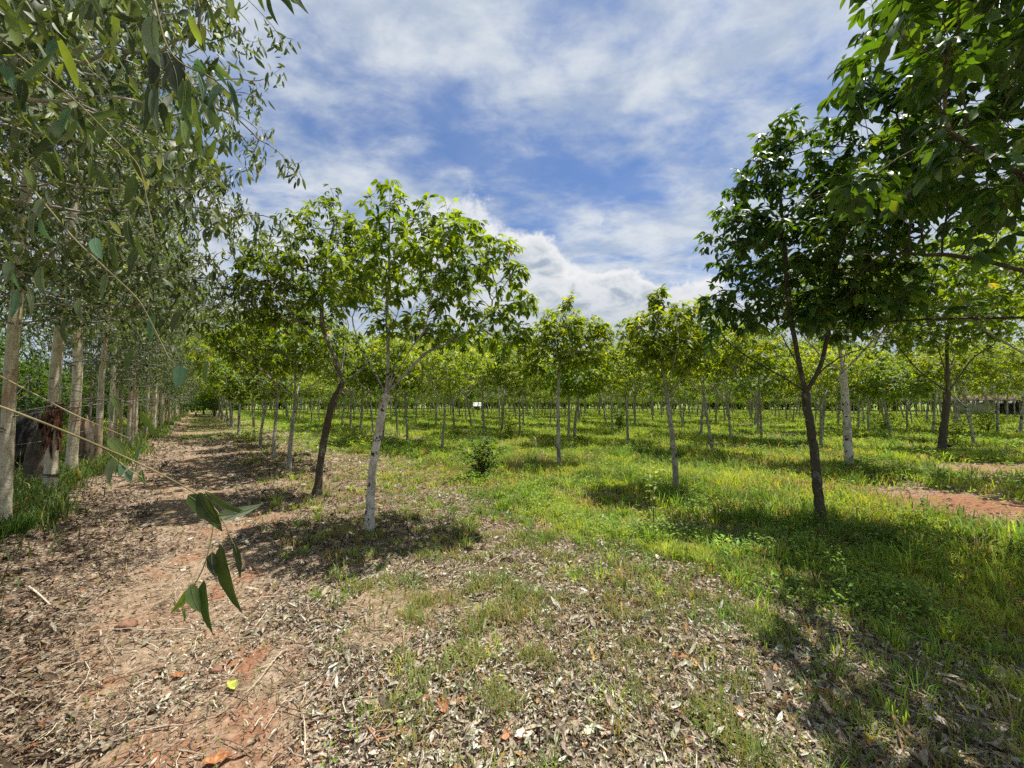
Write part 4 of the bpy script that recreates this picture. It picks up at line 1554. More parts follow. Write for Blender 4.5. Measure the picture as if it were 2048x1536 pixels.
# closing trees at the end of the path
for i, (u, n) in enumerate([(62, -.6), (58, 1.2), (70, 0.3), (66, -2.6), (74, 2.2)]):
    x, y = xy(u, n)
    copy_thing(bp[i % 2], (x, y, -.9), i * 1.3, .6 + .1 * (i % 3), 'dark bushy tree closing the end of the dirt path, %s of the clump' % ORD[i], 'trees at the far end of the path')
for i, u in enumerate(np.arange(5.0, 62, 2.5)):
    x, y = xy(u + g.normal(0, .5), -6.0 + g.normal(0, .5))
    if y > 1.5 and x > -1.42 * y - 1:
        q = .52 + .16 * g.random()
        o_ = copy_thing(bp[i % 2], (x, y, -1.0), g.random() * 6.28, (q, q, q * 1.05), 'dark bushy shrub behind the eucalyptus trunks, %s along the row' % ordinal(i), 'shrubs behind the eucalyptus row')
        o_.name = 'shrub'
        o_['category'] = 'shrub'
for pr in bp:
    for ch in list(pr.children):
        bpy.data.objects.remove(ch)
    bpy.data.objects.remove(pr)


# ------------------------------------------------------------------ near twigs hanging into the view
def lobed_leaf(acc, base, tip, width, Y0, Y1=None, col=(0.06, 0.11, 0.02), nrm=(0.1, -1, 0.25), wave=0.05, seed=0):
    """long pointed leaf with a midrib fold and a wavy edge; width in metres"""
    Y1 = Y1 if Y1 is not None else Y0
    a, b = np.array(at(*base, Y0)), np.array(at(*tip, Y1))
    ax = b - a
    L = np.linalg.norm(ax)
    ax /= L
    nv = np.array(nrm, float)
    side = np.cross(ax, nv)
    side /= np.linalg.norm(side)
    up = np.cross(side, ax)
    g = np.random.default_rng(seed)
    m = 11
    t = np.linspace(0, 1, m)
    w = width * 0.5 * (np.sin(np.pi * t ** 0.72) ** 0.8) * (1 - 0.25 * t)
    w[0] = 0.0008
    w[-1] = 0.0003
    bend = 0.06 * L * np.sin(np.pi * t) * g.choice([-1, 1])
    ph = g.random() * 6
    mid = a + ax * (t * L)[:, None] + side * bend[:, None] + up * (-0.05 * L * t ** 2)[:, None]
    wl = w * (1 + wave * np.sin(t * 17 + ph))
    wr = w * (1 + wave * np.sin(t * 15 + ph + 2))
    lf = mid + side * wl[:, None] + up * (0.25 * w + 0.02 * width * np.sin(t * 20 + ph))[:, None]
    rt = mid - side * wr[:, None] + up * (0.25 * w)[:, None]
    V = np.concatenate([mid, lf, rt])
    i = np.arange(m - 1)
    acc.add(V, [np.concatenate([np.stack([i, i + 1, m + i + 1, m + i], -1), np.stack([i, 2 * m + i, 2 * m + i + 1, i + 1], -1)])], lambda n: col3(col, n))
    # raised pale midrib and stalk
    tube(acc, mid + up * 0.0006, np.linspace(0.0009, 0.0003, m), 4, (0.20, 0.22, 0.09), False)


def path3(pts):
    return [at(*p) for p in pts]


def local_to(o, me_obj):
    me_obj.parent = o
    me_obj.matrix_parent_inverse = o.matrix_world.inverted()


bpy.context.view_layer.update()
Ax, Ay = xy(2.9, -2.05)
DK, DG, GP, TL, YG = (0.050, 0.075, 0.016), (0.075, 0.115, 0.02), (0.24, 0.30, 0.20), (0.10, 0.20, 0.12), (0.26, 0.36, 0.04)
# long drooping twig
A = Acc()
S = Acc()
main = [(Ax, Ay, 2.35), (Ax + .5, Ay - .02, 2.1)] + path3([(-240, 735, 1.05), (0, 812, .97), (120, 858, .93), (230, 905, .89), (330, 950, .85), (385, 982, .83), (400, 992, .82)])
tube(S, resample(main, .06), np.linspace(.009, .0014, len(resample(main, .06))), 6, (0.23, 0.19, 0.09), False)
tube(S, resample(path3([(398, 990, .82), (430, 1012, .81), (446, 1040, .80), (458, 1066, .80), (468, 1092, .80)]), .02), .0011, 5, (0.2, 0.18, 0.09), False)
tube(S, resample(path3([(430, 1030, .81), (424, 1070, .80), (416, 1110, .79), (404, 1150, .79), (384, 1176, .79)]), .02), .0011, 5, (0.24, 0.26, 0.10), False)
tube(S, resample(path3([(200, 893, .90), (240, 925, .89), (262, 945, .88), (285, 955, .88)]), .03), .0011, 5, (0.22, 0.2, 0.1), False)
px = .80 / F
for b_, t_, w_, c_, q in [((376, 990), (442, 1064), 34, DG, 1), ((398, 985), (436, 1050), 34, DK, 2), ((410, 982), (505, 1030), 13, DG, 3), ((436, 1030), (524, 1006), 24, GP, 4),
                          ((441, 1088), (479, 1232), 34, DK, 5), ((468, 1086), (478, 1160), 15, DK, 6), ((424, 1104), (432, 1156), 19, (0.035, 0.045, 0.02), 7),
                          ((408, 1160), (421, 1272), 27, (0.055, 0.10, 0.022), 8), ((388, 1170), (338, 1228), 18, YG, 9), ((383, 1168), (401, 1226), 27, (0.13, 0.20, 0.06), 10),
                          ((366, 1212), (369, 1244), 9, YG, 11), ((262, 936), (261, 966), 18, TL, 12), ((250, 928), (240, 955), 16, TL, 13), ((236, 920), (229, 952), 12, (0.14, .2, .06), 14),
                          ((282, 940), (290, 968), 14, (0.10, .16, .02), 15)]:
    Yq = .80 if q < 12 else .89
    lobed_leaf(A, b_, t_, w_ * Yq / F, Yq, Yq - 0.015, c_, nrm=(0.3 * math.sin(q * 2.1), -1, 0.55 if q in (4, 12, 13) else 0.15), seed=q)
o = S.build('twig', M['stick'], None, True)
local_to(near_euc, o)
o2 = A.build('twig_leaves', M['gleaf'], None, True)
local_to(near_euc, o2)

# leafy sprig in the upper corner, and others at lower height
def sprig(name, stems, lvs, Y, seed):
    S, A = Acc(), Acc()
    for st in stems:
        P = resample(st[0], .03)
        tube(S, P, np.linspace(st[1], st[2], len(P)), 5, (0.24, 0.21, 0.11), False)
    for k, (b_, t_, w_, c_, yy) in enumerate(lvs):
        lobed_leaf(A, b_, t_, w_ * yy / F, yy, yy - .02, c_, nrm=(0.5 * math.sin(k * 1.7 + seed), -1, .35 * math.cos(k * 2.3)), seed=seed + k)
    o = S.build(name, M['stick'], None, True)
    local_to(near_euc, o)
    o = A.build(name + '_leaves', M['gleaf'], None, True)
    local_to(near_euc, o)


sprig('sprig', [([(Ax, Ay, 3.6), (Ax + .9, Ay + .1, 3.1)] + path3([(180, -180, 1.1), (300, -40, .98), (330, 90, .95), (365, 135, .93), (400, 140, .92), (440, 165, .92), (462, 190, .92)]), .012, .0015),
                (path3([(345, 115, .94), (320, 150, .93), (305, 175, .93)]), .002, .001), (path3([(365, 135, .93), (380, 165, .93), (395, 185, .93)]), .002, .001)],
      [((306, 28), (316, 132), 42, GP, .96), ((335, 105), (352, 190), 44, (.03, .045, .02), .95), ((318, 108), (312, 178), 30, (.02, .03, .015), .96), ((352, 120), (322, 182), 34, (.09, .11, .07), .93), ((300, 165), (280, 268), 20, DK, .94),
       ((312, 172), (322, 272), 18, (0.10, .15, .07), .93), ((322, 205), (332, 270), 24, DK, .94), ((366, 158), (358, 216), 22, (0.12, .18, .05), .92), ((376, 160), (382, 262), 26, (.10, .17, .03), .92), ((384, 195), (402, 272), 22, YG, .92),
       ((388, 128), (410, 146), 24, TL, .92), ((440, 168), (413, 216), 30, TL, .91), ((398, 150), (404, 205), 14, TL, .92), ((455, 160), (472, 245), 13, TL, .92), ((465, 175), (480, 215), 12, DG, .92), ((405, 195), (430, 228), 16, DK, .93),
       ((372, 240), (378, 298), 22, (.16, .24, .05), .92), ((345, 222), (338, 272), 20, YG, .93), ((430, 140), (452, 172), 16, TL, .93)], .93, 50)
sprig('sprig', [([(Ax, Ay, 3.9), (Ax + 1.2, Ay + .1, 3.6)] + path3([(420, -220, 1.1), (520, -60, 1.0), (560, -20, .98), (600, -5, .98)]), .010, .0012)],
      [((535, -20), (553, 47), 13, DG, .98), ((552, -18), (586, 27), 17, (0.05, .10, .02), .98), ((586, -15), (617, 24), 15, DK, .97), ((520, -25), (528, 20), 12, YG, .98), ((575, -20), (600, 8), 14, (0.1, .2, .03), .99)], .98, 80)
# low twigs with teal-green leaves crossing in front of the trunks
gq = np.random.default_rng(9)
lv = []
for k in range(46):
    cx, cy = [(245, 870), (215, 800), (330, 700), (100, 300), (60, 420), (40, 560), (250, 330), (300, 430), (200, 500), (330, 620), (150, 590), (60, 150), (220, 230), (150, 60), (270, 470), (90, 520)][k % 16]
    x0, y0 = cx + gq.normal(0, 34), cy + gq.normal(0, 26)
    an = gq.normal(math.pi / 2, .5)
    L = gq.uniform(42, 66)
    lv.append(((x0, y0), (x0 + L * math.cos(an) * .7, y0 + L * math.sin(an)), gq.uniform(12, 24), [TL, DG, DK, (0.14, .18, .10), (0.12, .17, .04)][gq.integers(5)], 1.35 + .25 * gq.random()))
sprig('sprig', [([(Ax, Ay, 2.3), (Ax + .3, Ay + .3, 2.2)] + path3([(-100, 700, 1.6), (150, 830, 1.5), (220, 860, 1.45), (290, 890, 1.45)]), .008, .0015),
                ([(Ax, Ay, 3.0), (Ax + .4, Ay + .4, 2.9)] + path3([(0, 300, 1.5), (150, 480, 1.45), (280, 600, 1.45), (340, 720, 1.45)]), .008, .0015),
                ([(Ax, Ay, 3.4), (Ax + .4, Ay + .4, 3.3)] + path3([(0, 80, 1.5), (150, 200, 1.45), (280, 330, 1.45), (310, 480, 1.45)]), .008, .0015)], lv, 1.4, 120)

# ------------------------------------------------------------------ details on the near eucalyptus trunks
def blob_tube(pts, r, mname, parent, name, k=14, jag=.25, s=.06, label=None, colour=False):
    A = Acc()
    P = resample(pts, s)
    rr = np.interp(np.linspace(0, 1, len(P)), np.linspace(0, 1, len(r)), r)
    tube(A, P, rr, k, None, True, jag)
    o = A.build(name, M[mname], parent, True, colour)
    if label:
        o['label'] = label
    return o


# torn bark collar and tie on the second trunk (child parts, in its local frame)
A = Acc()
gb = np.random.default_rng(3)
for q in range(22):
    a = -2.9 + 3.2 * q / 21
    z1 = 1.52 - .1 * gb.random()
    z0_ = 1.25 - .65 * gb.random()
    m = 7
    t = np.linspace(0, 1, m)
    rad_ = .084 + .075 * t ** 2 * gb.random() + .012 * np.sin(t * 9 + q)
    zz = z1 + (z0_ - z1) * t
    aa = a + .15 * np.sin(t * 5 + q)
    Pm = np.stack([rad_ * np.cos(aa), rad_ * np.sin(aa), zz], -1)
    T_ = np.stack([-np.sin(aa), np.cos(aa), 0 * aa], -1)
    w = ((.012 + .016 * gb.random()) * (1 - .6 * t) * (1 + .3 * gb.normal(size=m)) + .003)[:, None]
    V = np.concatenate([Pm - T_ * w, Pm + T_ * w, (Pm - T_ * w) * [1.06, 1.06, 1], (Pm + T_ * w) * [1.06, 1.06, 1]])
    i = np.arange(m - 1)
    A.add(V, [np.concatenate([np.stack([i, i + 1, m + i + 1, m + i], -1), np.stack([2 * m + i, 3 * m + i, 3 * m + i + 1, 2 * m + i + 1], -1)])])
A.build('peeling_bark', M['redbark'], euc2, False, False)
A = Acc()
for z in (.33, .30, .35):
    t = np.linspace(0, 2 * np.pi, 20)
    tube(A, np.stack([.091 * np.cos(t), .091 * np.sin(t), z + .012 * np.sin(t + z * 30)], -1), .006, 6, None, False)
A.build('black_tie', M['black'], euc2, True, False)

# charred and weathered stumps between the trunks
def stump(name, label, px, py, top, wpx, mname, seed, hollow=False, bend=0.0, ground_row=None):
    x, y = on_ground(px, py)
    k = y / F
    h = (py - top) * k
    r = wpx * k / 2
    t = thing(name, label, 'stump', (x, y, float(gh(x, y))), 0)
    A = Acc()
    g = np.random.default_rng(seed)
    P = resample([(0, 0, -.05), (bend * .3, 0, h * .35), (bend * .2, 0, h * .7), (-bend * .5, 0, h)], .07)
    m = len(P)
    kk = 18
    ang = np.arange(kk) * 2 * np.pi / kk
    rr = r * (1.15 - .32 * np.linspace(0, 1, m) ** .6)[:, None] * (1 + .16 * np.sin(ang * 3 + seed)[None] + .14 * np.sin(ang * 7 + 2)[None] + .06 * g.normal(size=(m, kk)))
    V = P[:, None] + np.stack([rr * np.cos(ang), rr * np.sin(ang), np.zeros_like(rr)], -1)
    V[-1, :, 2] += .10 * h * np.sin(ang * 1 + seed) + .22 * h * g.random(kk) ** 2
    V[-2, :, 2] += .05 * h * g.normal(size=kk)
    V = V.reshape(-1, 3)
    V = np.concatenate([V, P[-1:] + [0, 0, -.15 * h]])
    i = np.arange(m - 1)[:, None] * kk
    j = np.arange(kk)[None]
    Q = np.stack([i + j, i + (j + 1) % kk, i + kk + (j + 1) % kk, i + kk + j], -1).reshape(-1, 4)
    jj = np.arange(kk)
    e = (m - 1) * kk
    A.add(V, [Q, np.stack([e + jj, e + (jj + 1) % kk, np.full(kk, m * kk)], -1)])
    A.build('stump_wood', M[mname], t, True, False)
    A = Acc()
    for q in range(5):
        a = q * 1.3 + seed
        Pr = resample([(r * .6 * math.cos(a), r * .6 * math.sin(a), .14), (r * 1.3 * math.cos(a), r * 1.3 * math.sin(a), .05), (r * 2 * math.cos(a + .2), r * 2 * math.sin(a + .2), -.03)], .06)
        tube(A, Pr, np.linspace(r * .32, r * .1, len(Pr)), 7, None, True, .2)
    A.build('root', M[mname], t, True, False)
    return t


stump('tree_stump', 'large charred black stump half hidden behind the nearest eucalyptus trunk', 38, 955, 850, 62, 'char', 1, bend=.15)
stump('tree_stump', 'weathered grey curved stump leaning beside the charred black one', 76, 985, 868, 30, 'oldwood', 2, bend=-.22)
stump('tree_stump', 'grey and black hollow stump between the thick cream trunk and the slim tan stem', 170, 945, 862, 26, 'oldwood', 3, bend=.05)

# wire fence strung along the eucalyptus row
t = thing('wire_fence', 'thin slack wires strung along the eucalyptus trunks', 'wire fence', (*xy(3, -2.1), 0))
for z in (1.0, 1.55, 2.0):
    A = Acc()
    P = []
    for k, u in enumerate(np.arange(3, 62, 1.2)):
        x, y = xy(u, -2.1 + .12 * math.sin(k))
        P.append((x - t.location.x, y - t.location.y, z + .03 * math.sin(k * 1.9) - .03))
    tube(A, np.array(P), .0022, 4, None, False)
    A.build('wire', M['wire'], t, False, False)
A = Acc()
for u in (6.4, 14, 24, 34, 48):
    x, y = xy(u, -2.15)
    A = Acc()
    tube(A, [(x - t.location.x, y - t.location.y, -.1), (x - t.location.x, y - t.location.y, 1.1), (x - t.location.x + .02, y - t.location.y, 2.15)], .03, 8, None, True, .15)
    A.build('fence_post', M['oldwood'], t, True, False)


# ------------------------------------------------------------------ latex cups
def cup(px, py, Y, label, r=.075):
    X = at(px, py, Y)
    t = thing('latex_cup', label, 'cup', X, 0, 'latex cups hung on the rubber trees')
    A = Acc()
    k = 20
    prof = [(0.001, -.075), (.03, -.072), (.055, -.05), (.070, -.02), (r, .012), (r - .004, .012), (.062, -.018), (.045, -.045), (.001, -.06)]
    ang = np.arange(k) * 2 * np.pi / k
    V = np.concatenate([np.stack([p * np.cos(ang), p * np.sin(ang), np.full(k, z)], -1) for p, z in prof])
    i = np.arange(len(prof) - 1)[:, None] * k
    j = np.arange(k)[None]
    A.add(V, [np.stack([i + j, i + (j + 1) % k, i + k + (j + 1) % k, i + k + j], -1).reshape(-1, 4)])
    A.build('bowl', M['black'], t, True, False)
    A = Acc()
    tt = np.linspace(0, 2 * np.pi, 22)
    tube(A, np.stack([(r + .003) * np.cos(tt), (r + .003) * np.sin(tt), 0 * tt], -1), .0025, 5, None, False)
    tube(A, resample([(-r, 0, 0), (-r - .04, 0, .02), (-r - .10, 0, .07)], .02), .0025, 5, None, False)
    A.build('wire_holder', M['wire'], t, True, False)
    return t


cup(1713, 921, L6[1], 'black latex cup wired to the thick pale ringed trunk', .10)
cup(1898, 890, L7[1], 'black latex cup wired to the dark upright tree near the red soil track', .12)
cup(1874, 847, on_ground(1866, 867)[1], 'small black latex cup on the rubber tree behind the dark upright one', .11)


# ------------------------------------------------------------------ saplings, bushes, stakes
def shrub(name, label, cat, loc, h, r, n, L, pal, seed, stems=7, spread=.6, wr=.45, tmpl='full', group=None, up=.3, droop=.3):
    g = np.random.default_rng(seed)
    t = thing(name, label, cat, (loc[0], loc[1], float(gh(*loc))), 0, group)
    S, A = Acc(), Acc()
    P_, D_ = [], []
    for q in range(stems):
        a = q * 2.4 + g.random()
        s = spread * g.uniform(.3, 1) * r
        hh = h * g.uniform(.6, 1)
        P = resample([(0.02 * math.cos(a), .02 * math.sin(a), -.03), (s * .5 * math.cos(a), s * .5 * math.sin(a), hh * .5), (s * math.cos(a) * 1.3, s * math.sin(a) * 1.3, hh)], .04)
        tube(S, P, np.linspace(.007 * h + .002, .0018, len(P)), 5, (0.13, 0.11, 0.07), False)
        k = max(1, n // stems)
        i = np.clip((g.random(k) ** .6 * len(P)).astype(int), int(len(P) * .25), len(P) - 1)
        P_.append(P[i] + g.normal(0, .25 * L, (k, 3)))
    P_ = np.concatenate(P_)
    m = len(P_)
    th = g.random(m) * 6.28
    D = np.stack([np.cos(th), np.sin(th), g.normal(up, .35, m)], -1)
    P2 = P_ + unit(D) * g.uniform(0, .8, (m, 1)) * L
    N = unit(np.stack([g.normal(0, .3, m), g.normal(0, .3, m), np.ones(m)], -1))
    Ls = L * g.uniform(.6, 1.2, m)
    leaves(A, P2, D, N, Ls, Ls * wr, pick(pal[0], pal[1], m, g), tmpl, droop=g.uniform(0, droop, m))
    S.build('stem', M['stick'], t, True)
    A.build('foliage', M['leaf'], t)
    return t


shrub('leafy_bush', 'knee-high leafy green bush in the grass behind the thin pointed tree', 'bush', on_ground(962, 957), .95, .72, 800, .10, (DEEP, DW), 1, 9)
shrub('sapling', 'thin waist-high sapling with a few pale leaves in front of the curved lime tree', 'sapling', on_ground(1306, 1062), .86, .16, 60, .09, ([(.30, .36, .12)], [1]), 2, 1, .3)
shrub('sapling', 'knee-high sapling with broad light green leaves near the red soil patch', 'sapling', on_ground(1852, 1045), .45, .2, 22, .12, (GREEN, GW), 3, 2, .4)
shrub('seedling', 'tiny bright green seedling standing in dry leaves near the path edge', 'seedling', on_ground(648, 1528), .07, .05, 9, .032, ([(0.22, .42, .05)], [1]), 4, 1, .4)
shrub('leafy_bush', 'dark small bush half hidden among mid rows beside slim trunks', 'bush', on_ground(1240, 862), 1.5, .9, 420, .16, (DEEP, DW), 5, 9)
shrub('leafy_bush', 'bushy green shrub beside the white marker stake and slim trunk', 'bush', on_ground(1020, 880), 1.0, .5, 260, .12, (GREEN, GW), 6, 7)
shrub('leafy_bush', 'low light green bush between the dark leaning tree and pale spotted tree', 'bush', on_ground(722, 905), .5, .6, 240, .09, (LIME, LW), 7, 8)
shrub('leafy_bush', 'low bush at the foot of the path-side row where the path turns grassy', 'bush', on_ground(500, 888), .7, .6, 260, .12, (GREEN, GW), 8, 8)
shrub('herb', 'bright green herb at the edge of shade on the sparse grass', 'weed', on_ground(1450, 1122), .20, .22, 46, .06, ([(0.16, .33, .06), (0.24, .40, .07)], [1, 1]), 9, 5)
shrub('leafy_bush', 'chest-high light green bush behind the dark upright tree', 'bush', on_ground(1912, 893), 1.05, .5, 180, .15, (LIME, LW), 10, 5)
shrub('leafy_bush', 'leafy light green bush among the far trunks beyond the red track', 'bush', on_ground(1975, 872), 1.4, .9, 300, .17, (LIME, LW), 11, 8)
shrub('leafy_bush', 'leafy bush growing between slim trunks near the tree with the small cup', 'bush', on_ground(1770, 862), 1.4, .9, 300, .17, (LIME, LW), 12, 8)
shrub('leafy_bush', 'light green bush close against the foot of the thick ringed trunk', 'bush', on_ground(1725, 948), .35, .4, 110, .07, (LIME, LW), 13, 6)
# grassy tuft at the foot of the nearest eucalyptus
A = Acc()
g = np.random.default_rng(8)
x0, y0 = on_ground(14, 1085)
n = 420
th = g.random(n) * 6.28
rr = .16 * np.sqrt(g.random(n))
P = np.stack([rr * np.cos(th), rr * np.sin(th), np.zeros(n)], -1)
D = np.stack([np.cos(th) * .5, np.sin(th) * .5, np.ones(n)], -1)
L = g.uniform(.12, .3, n)
leaves(A, P, D, rand_dirs(n, g), L, .009, pick([(0.13, .24, .04), (0.08, .16, .03)], [1, 1], n, g), 'full', droop=g.uniform(.1, .7, n))
t = thing('grass_tuft', 'tall bright green grass tuft at the foot of the nearest eucalyptus trunk', 'grass tuft', (x0, y0, float(gh(x0, y0))))
A.build('blades', M['grass'], t)


def stake(px, py, top, label, lean=0.04, r=.012):
    x, y = on_ground(px, py)
    h = (py - top) * y / F
    A = Acc()
    tube(A, resample([(0, 0, -.1), (-lean * .5, 0, h * .5), (-lean, 0, h)], .08), r, 7, (0.62, 0.58, 0.50), True, .1)
    o = A.build('marker_stake', M['stick'], None, True)
    o.location = (x, y, float(gh(x, y)))
    tag(o, label, 'stake')


stake(1074, 905, 876, 'thin whitish marker stake standing in the grass among the mid rows', .06)


# ------------------------------------------------------------------ fallen sticks, bark and a stone
def stick(name, label, pts, r, col, mname='stick', fork=None, k=7):
    P = np.array([(*on_ground(*p[:2]), p[2] if len(p) > 2 else .012) for p in pts])
    P[:, 2] += gh(P[:, 0], P[:, 1])
    o0 = P[0].copy()
    A = Acc()
    Q = resample(P - o0, .03)
    tube(A, Q, np.linspace(r, r * .5, len(Q)), k, col, True, .25)
    if fork:
        for f in fork:
            Pf = np.array([(*on_ground(*p[:2]), p[2] if len(p) > 2 else .012) for p in f])
            Pf[:, 2] += gh(Pf[:, 0], Pf[:, 1])
            Qf = resample(Pf - o0, .03)
            tube(A, Qf, np.linspace(r * .7, r * .35, len(Qf)), k, col, True, .25)
    o = A.build(name, M[mname], None, True)
    o.location = o0
    tag(o, label, name.replace('_', ' '), 'fallen sticks')
    return o


stick('fallen_stick', 'curled reddish bark strips crossed by a pale twig at the bottom centre', [(720, 1478, .015), (760, 1484, .02), (812, 1474, .03)], .006, (0.30, .15, .08), fork=[[(735, 1470, .02), (775, 1468, .03), (820, 1466, .02)], [(732, 1462, .04), (748, 1480, .03), (762, 1492, .015)]])
stick('fallen_stick', 'long brown split branch lying in litter at the lower right', [(1782, 1440, .03), (1800, 1468, .03), (1842, 1500, .025), (1880, 1545, .02)], .011, (0.24, .14, .085), fork=[[(1790, 1455, .03), (1800, 1490, .03), (1806, 1510, .02)]])
stick('fallen_stick', 'thin grey stick lying across litter left of the bark strips', [(625, 1356, .012), (650, 1342, .015), (675, 1328, .012)], .004, (0.30, .24, .18))
stick('fallen_stick', 'short dark brown stick in the litter below the shaded grass', [(1264, 1380, .012), (1290, 1400, .015), (1312, 1424, .012)], .0045, (0.15, .10, .07))
stick('fallen_stick', 'long thin stick lying on the red dirt track near the bottom corner', [(0, 1398, .012), (60, 1378, .015), (160, 1352, .012)], .004, (0.42, .36, .27))
stick('fallen_stick', 'pair of brown sticks lying on the dirt track', [(90, 1290, .012), (150, 1268, .02), (215, 1247, .012)], .005, (0.30, .2, .12), fork=[[(92, 1296, .012), (160, 1276, .01), (210, 1254, .012)]])
stick('fallen_stick', 'short pale broken stick beside dark debris on the track', [(58, 1174, .02), (78, 1188, .02), (100, 1205, .015)], .009, (0.50, .42, .32))
stick('fallen_stick', 'thin curved twig crossing the middle of the dirt track', [(128, 1312, .012), (180, 1326, .015), (240, 1336, .012), (290, 1366, .012)], .003, (0.20, .14, .09))
stick('fallen_stick', 'long thin twig on litter toward the lower left', [(258, 1442, .012), (330, 1440, .012), (430, 1418, .014), (470, 1412, .012)], .0035, (0.16, .11, .08))
stick('fallen_stick', 'brown bark strip lying at the bottom edge under the seedling', [(596, 1524, .012), (620, 1520, .016), (655, 1519, .012)], .007, (0.36, .2, .12))
stick('fallen_stick', 'dead pale curved stalk arching over the shaded grass', [(1680, 1164, .06), (1700, 1174, .09), (1712, 1194, .02)], .0022, (0.66, .62, .5))


def rock(px, py, wpx, label):
    x, y = on_ground(px, py)
    r = wpx * y / F / 2
    A = Acc()
    g = np.random.default_rng(6)
    nu, nv = 16, 9
    th = np.linspace(0, 2 * np.pi, nu, endpoint=False)
    ph = np.linspace(0.05, np.pi - .05, nv)
    V = []
    for p in ph:
        for q in th:
            k = 1 + .22 * math.sin(3 * q + 2 * p) + .12 * math.sin(7 * q + 5 * p) + .06 * g.normal()
            V.append((r * k * math.sin(p) * math.cos(q), r * .8 * k * math.sin(p) * math.sin(q), r * .55 * k * math.cos(p)))
    i = np.arange(nv - 1)[:, None] * nu
    j = np.arange(nu)[None]
    A.add(V, [np.stack([i + j, i + nu + j, i + nu + (j + 1) % nu, i + (j + 1) % nu], -1).reshape(-1, 4)])
    o = A.build('stone', M['rock'], None, False, False)
    o.location = (x, y, float(gh(x, y)) + r * .3)
    tag(o, label, 'stone')


rock(256, 1246, 34, 'rough reddish laterite stone lying on the dirt track')
rock(434, 1330, 22, 'small orange-brown clod in the dry leaves beside the track')


# individual big dead leaves that stand out
def big_leaf(px, py, ang, Lpx, col, label):
    x, y = on_ground(px, py)
    k = y / F
    A = Acc()
    L = Lpx * k
    D = np.array([[math.cos(ang), math.sin(ang), .15]])
    g = np.random.default_rng(int(px * 7 + py))
    m = 12
    t = np.linspace(0, 1, m)
    w = L * 0.23 * np.sin(np.pi * t ** .85) ** .75 * (1 + .18 * g.normal(size=m)) + .0004
    w2 = w * (1 + .25 * g.normal(size=m) * (g.random() < .8))
    c1, c2 = g.uniform(-.35, .5), g.uniform(-.3, .9)
    V = []
    for q in (-1, -.55, 0, .55, 1):
        ww = np.where(q < 0, w, w2) * q
        z = (abs(q) ** 1.6) * np.abs(ww) * c2 + L * .3 * c1 * (2 * t - 1) ** 2 + .0025 * g.normal(size=m) + .006
        V.append(np.stack([(t - .5) * L * math.cos(ang) - ww * math.sin(ang), (t - .5) * L * math.sin(ang) + ww * math.cos(ang), z], -1))
    i = np.arange(m - 1)
    A.add(np.concatenate(V), [np.concatenate([np.stack([i + k_ * m, i + 1 + k_ * m, i + 1 + (k_ + 1) * m, i + (k_ + 1) * m], -1) for k_ in range(4)])],
          lambda n: col3(col, n) * (0.75 + .5 * g.random((n, 1))))
    o = A.build('dead_leaf', M['dead'])
    o.location = (x, y, float(gh(x, y)) + .012)
    tag(o, label, 'dead leaf', 'large fallen leaves')


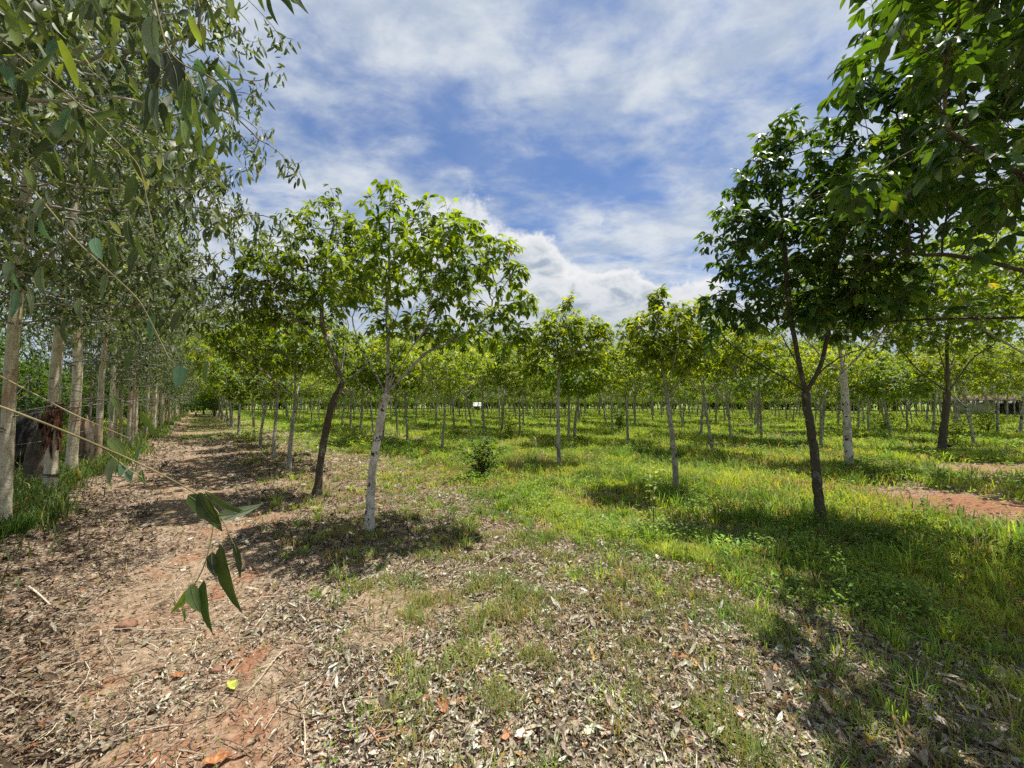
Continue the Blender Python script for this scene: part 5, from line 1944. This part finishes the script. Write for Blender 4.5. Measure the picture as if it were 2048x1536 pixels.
RB = (0.30, 0.135, 0.06)
for a in [(358, 1342, .3, 26, RB, 'rust-brown curled dead leaf on litter close to the small orange clod'),
          (464, 1364, 2.4, 34, (.55, .60, .12), 'yellow-green fallen leaf lying on the brown litter'),
          (438, 1508, .4, 52, RB, 'large rust-orange dead leaf at the bottom edge near the seedling'),
          (885, 1420, 1.9, 44, RB, 'folded orange dead leaf upright in the litter at the bottom centre'),
          (930, 1412, .2, 34, RB, 'broad orange dead leaf right beside the upright folded one'),
          (1362, 1322, -.3, 44, RB, 'reddish dead leaf curled above bright pale leaves'),
          (1390, 1335, 1.5, 30, (.5, .27, .1), 'small orange-brown leaf leaning beside the reddish curled one'),
          (1640, 1400, .1, 50, RB, 'orange-brown torn dead leaf in the litter below the shade edge'),
          (1672, 1418, -.4, 42, RB, 'second torn orange leaf touching the first below the shade edge'),
          (1740, 1490, .9, 34, (.55, .33, .1), 'ochre leaf near the long split branch at lower right'),
          (1480, 1440, 1.1, 40, (.45, .27, .16), 'tan curled leaf standing in pale litter'),
          (1012, 1478, 1.3, 36, (.45, .2, .1), 'brown standing leaf near the bottom centre right of the bark strips'),
          (1050, 1485, .2, 40, (.74, .66, .55), 'broad pale dead leaf at the bottom centre'),
          (1180, 1468, .5, 40, (.68, .66, .48), 'broad pale yellowish leaf at the bottom beside the red soil')]:
    big_leaf(*a)


# ------------------------------------------------------------------ far buildings glimpsed between the trunks
def shed(px, label, Y, w, h, roofm, wallm, open_=True, dep=4):
    X = at(px, HZ, Y)
    t = thing('shed', label, 'shed', (X[0], Y, 0), -math.atan2(X[0], Y))

    def box(name, x0, x1, y0, y1, z0, z1, m, parent=t):
        A = Acc()
        V = [(x, y, z) for z in (z0, z1) for y in (y0, y1) for x in (x0, x1)]
        A.add(V, [np.array([[0, 2, 3, 1], [4, 5, 7, 6], [0, 1, 5, 4], [2, 6, 7, 3], [0, 4, 6, 2], [1, 3, 7, 5]])])
        return A.build(name, M[m], parent, False, False)
    box('wall', -w / 2, w / 2, dep - .15, dep, 0, h, wallm)
    box('wall', -w / 2, -w / 2 + .15, 0, dep - .16, 0, h, wallm)
    box('wall', w / 2 - .15, w / 2, 0, dep - .16, 0, h, wallm)
    if not open_:
        box('wall', -w / 2 + .16, -w * .1, 0, .15, 0, h, wallm)
        box('wall', w * .12, w / 2 - .16, 0, .15, 0, h, wallm)
    for s in (-.5, 0, .5):
        box('post', s * (w - .5) - .06, s * (w - .5) + .06, -.3, -.18, 0, h, 'oldwood')
    A = Acc()
    V = [(-w / 2 - .4, -.6, h), (w / 2 + .4, -.6, h), (w / 2 + .4, dep / 2, h + .8), (-w / 2 - .4, dep / 2, h + .8), (-w / 2 - .4, dep + .4, h), (w / 2 + .4, dep + .4, h)]
    V += [(a, b, c + .08) for a, b, c in V]
    A.add(V, [np.array([[0, 1, 2, 3], [3, 2, 5, 4], [6, 9, 8, 7], [9, 10, 11, 8], [0, 6, 7, 1], [4, 5, 11, 10]])])
    A.build('roof', M[roofm], t, False, False)
    return t, box


t, box = shed(955, 'tiny white-roofed open shed glimpsed far off between the trunks', 80, 1.0, .9, 'tin', 'oldwood')
t, box = shed(2010, 'low grey-walled shed with dark openings beyond the trees at the right edge', 50, 9, 1.9, 'oldwood', 'wallg', False, 5)
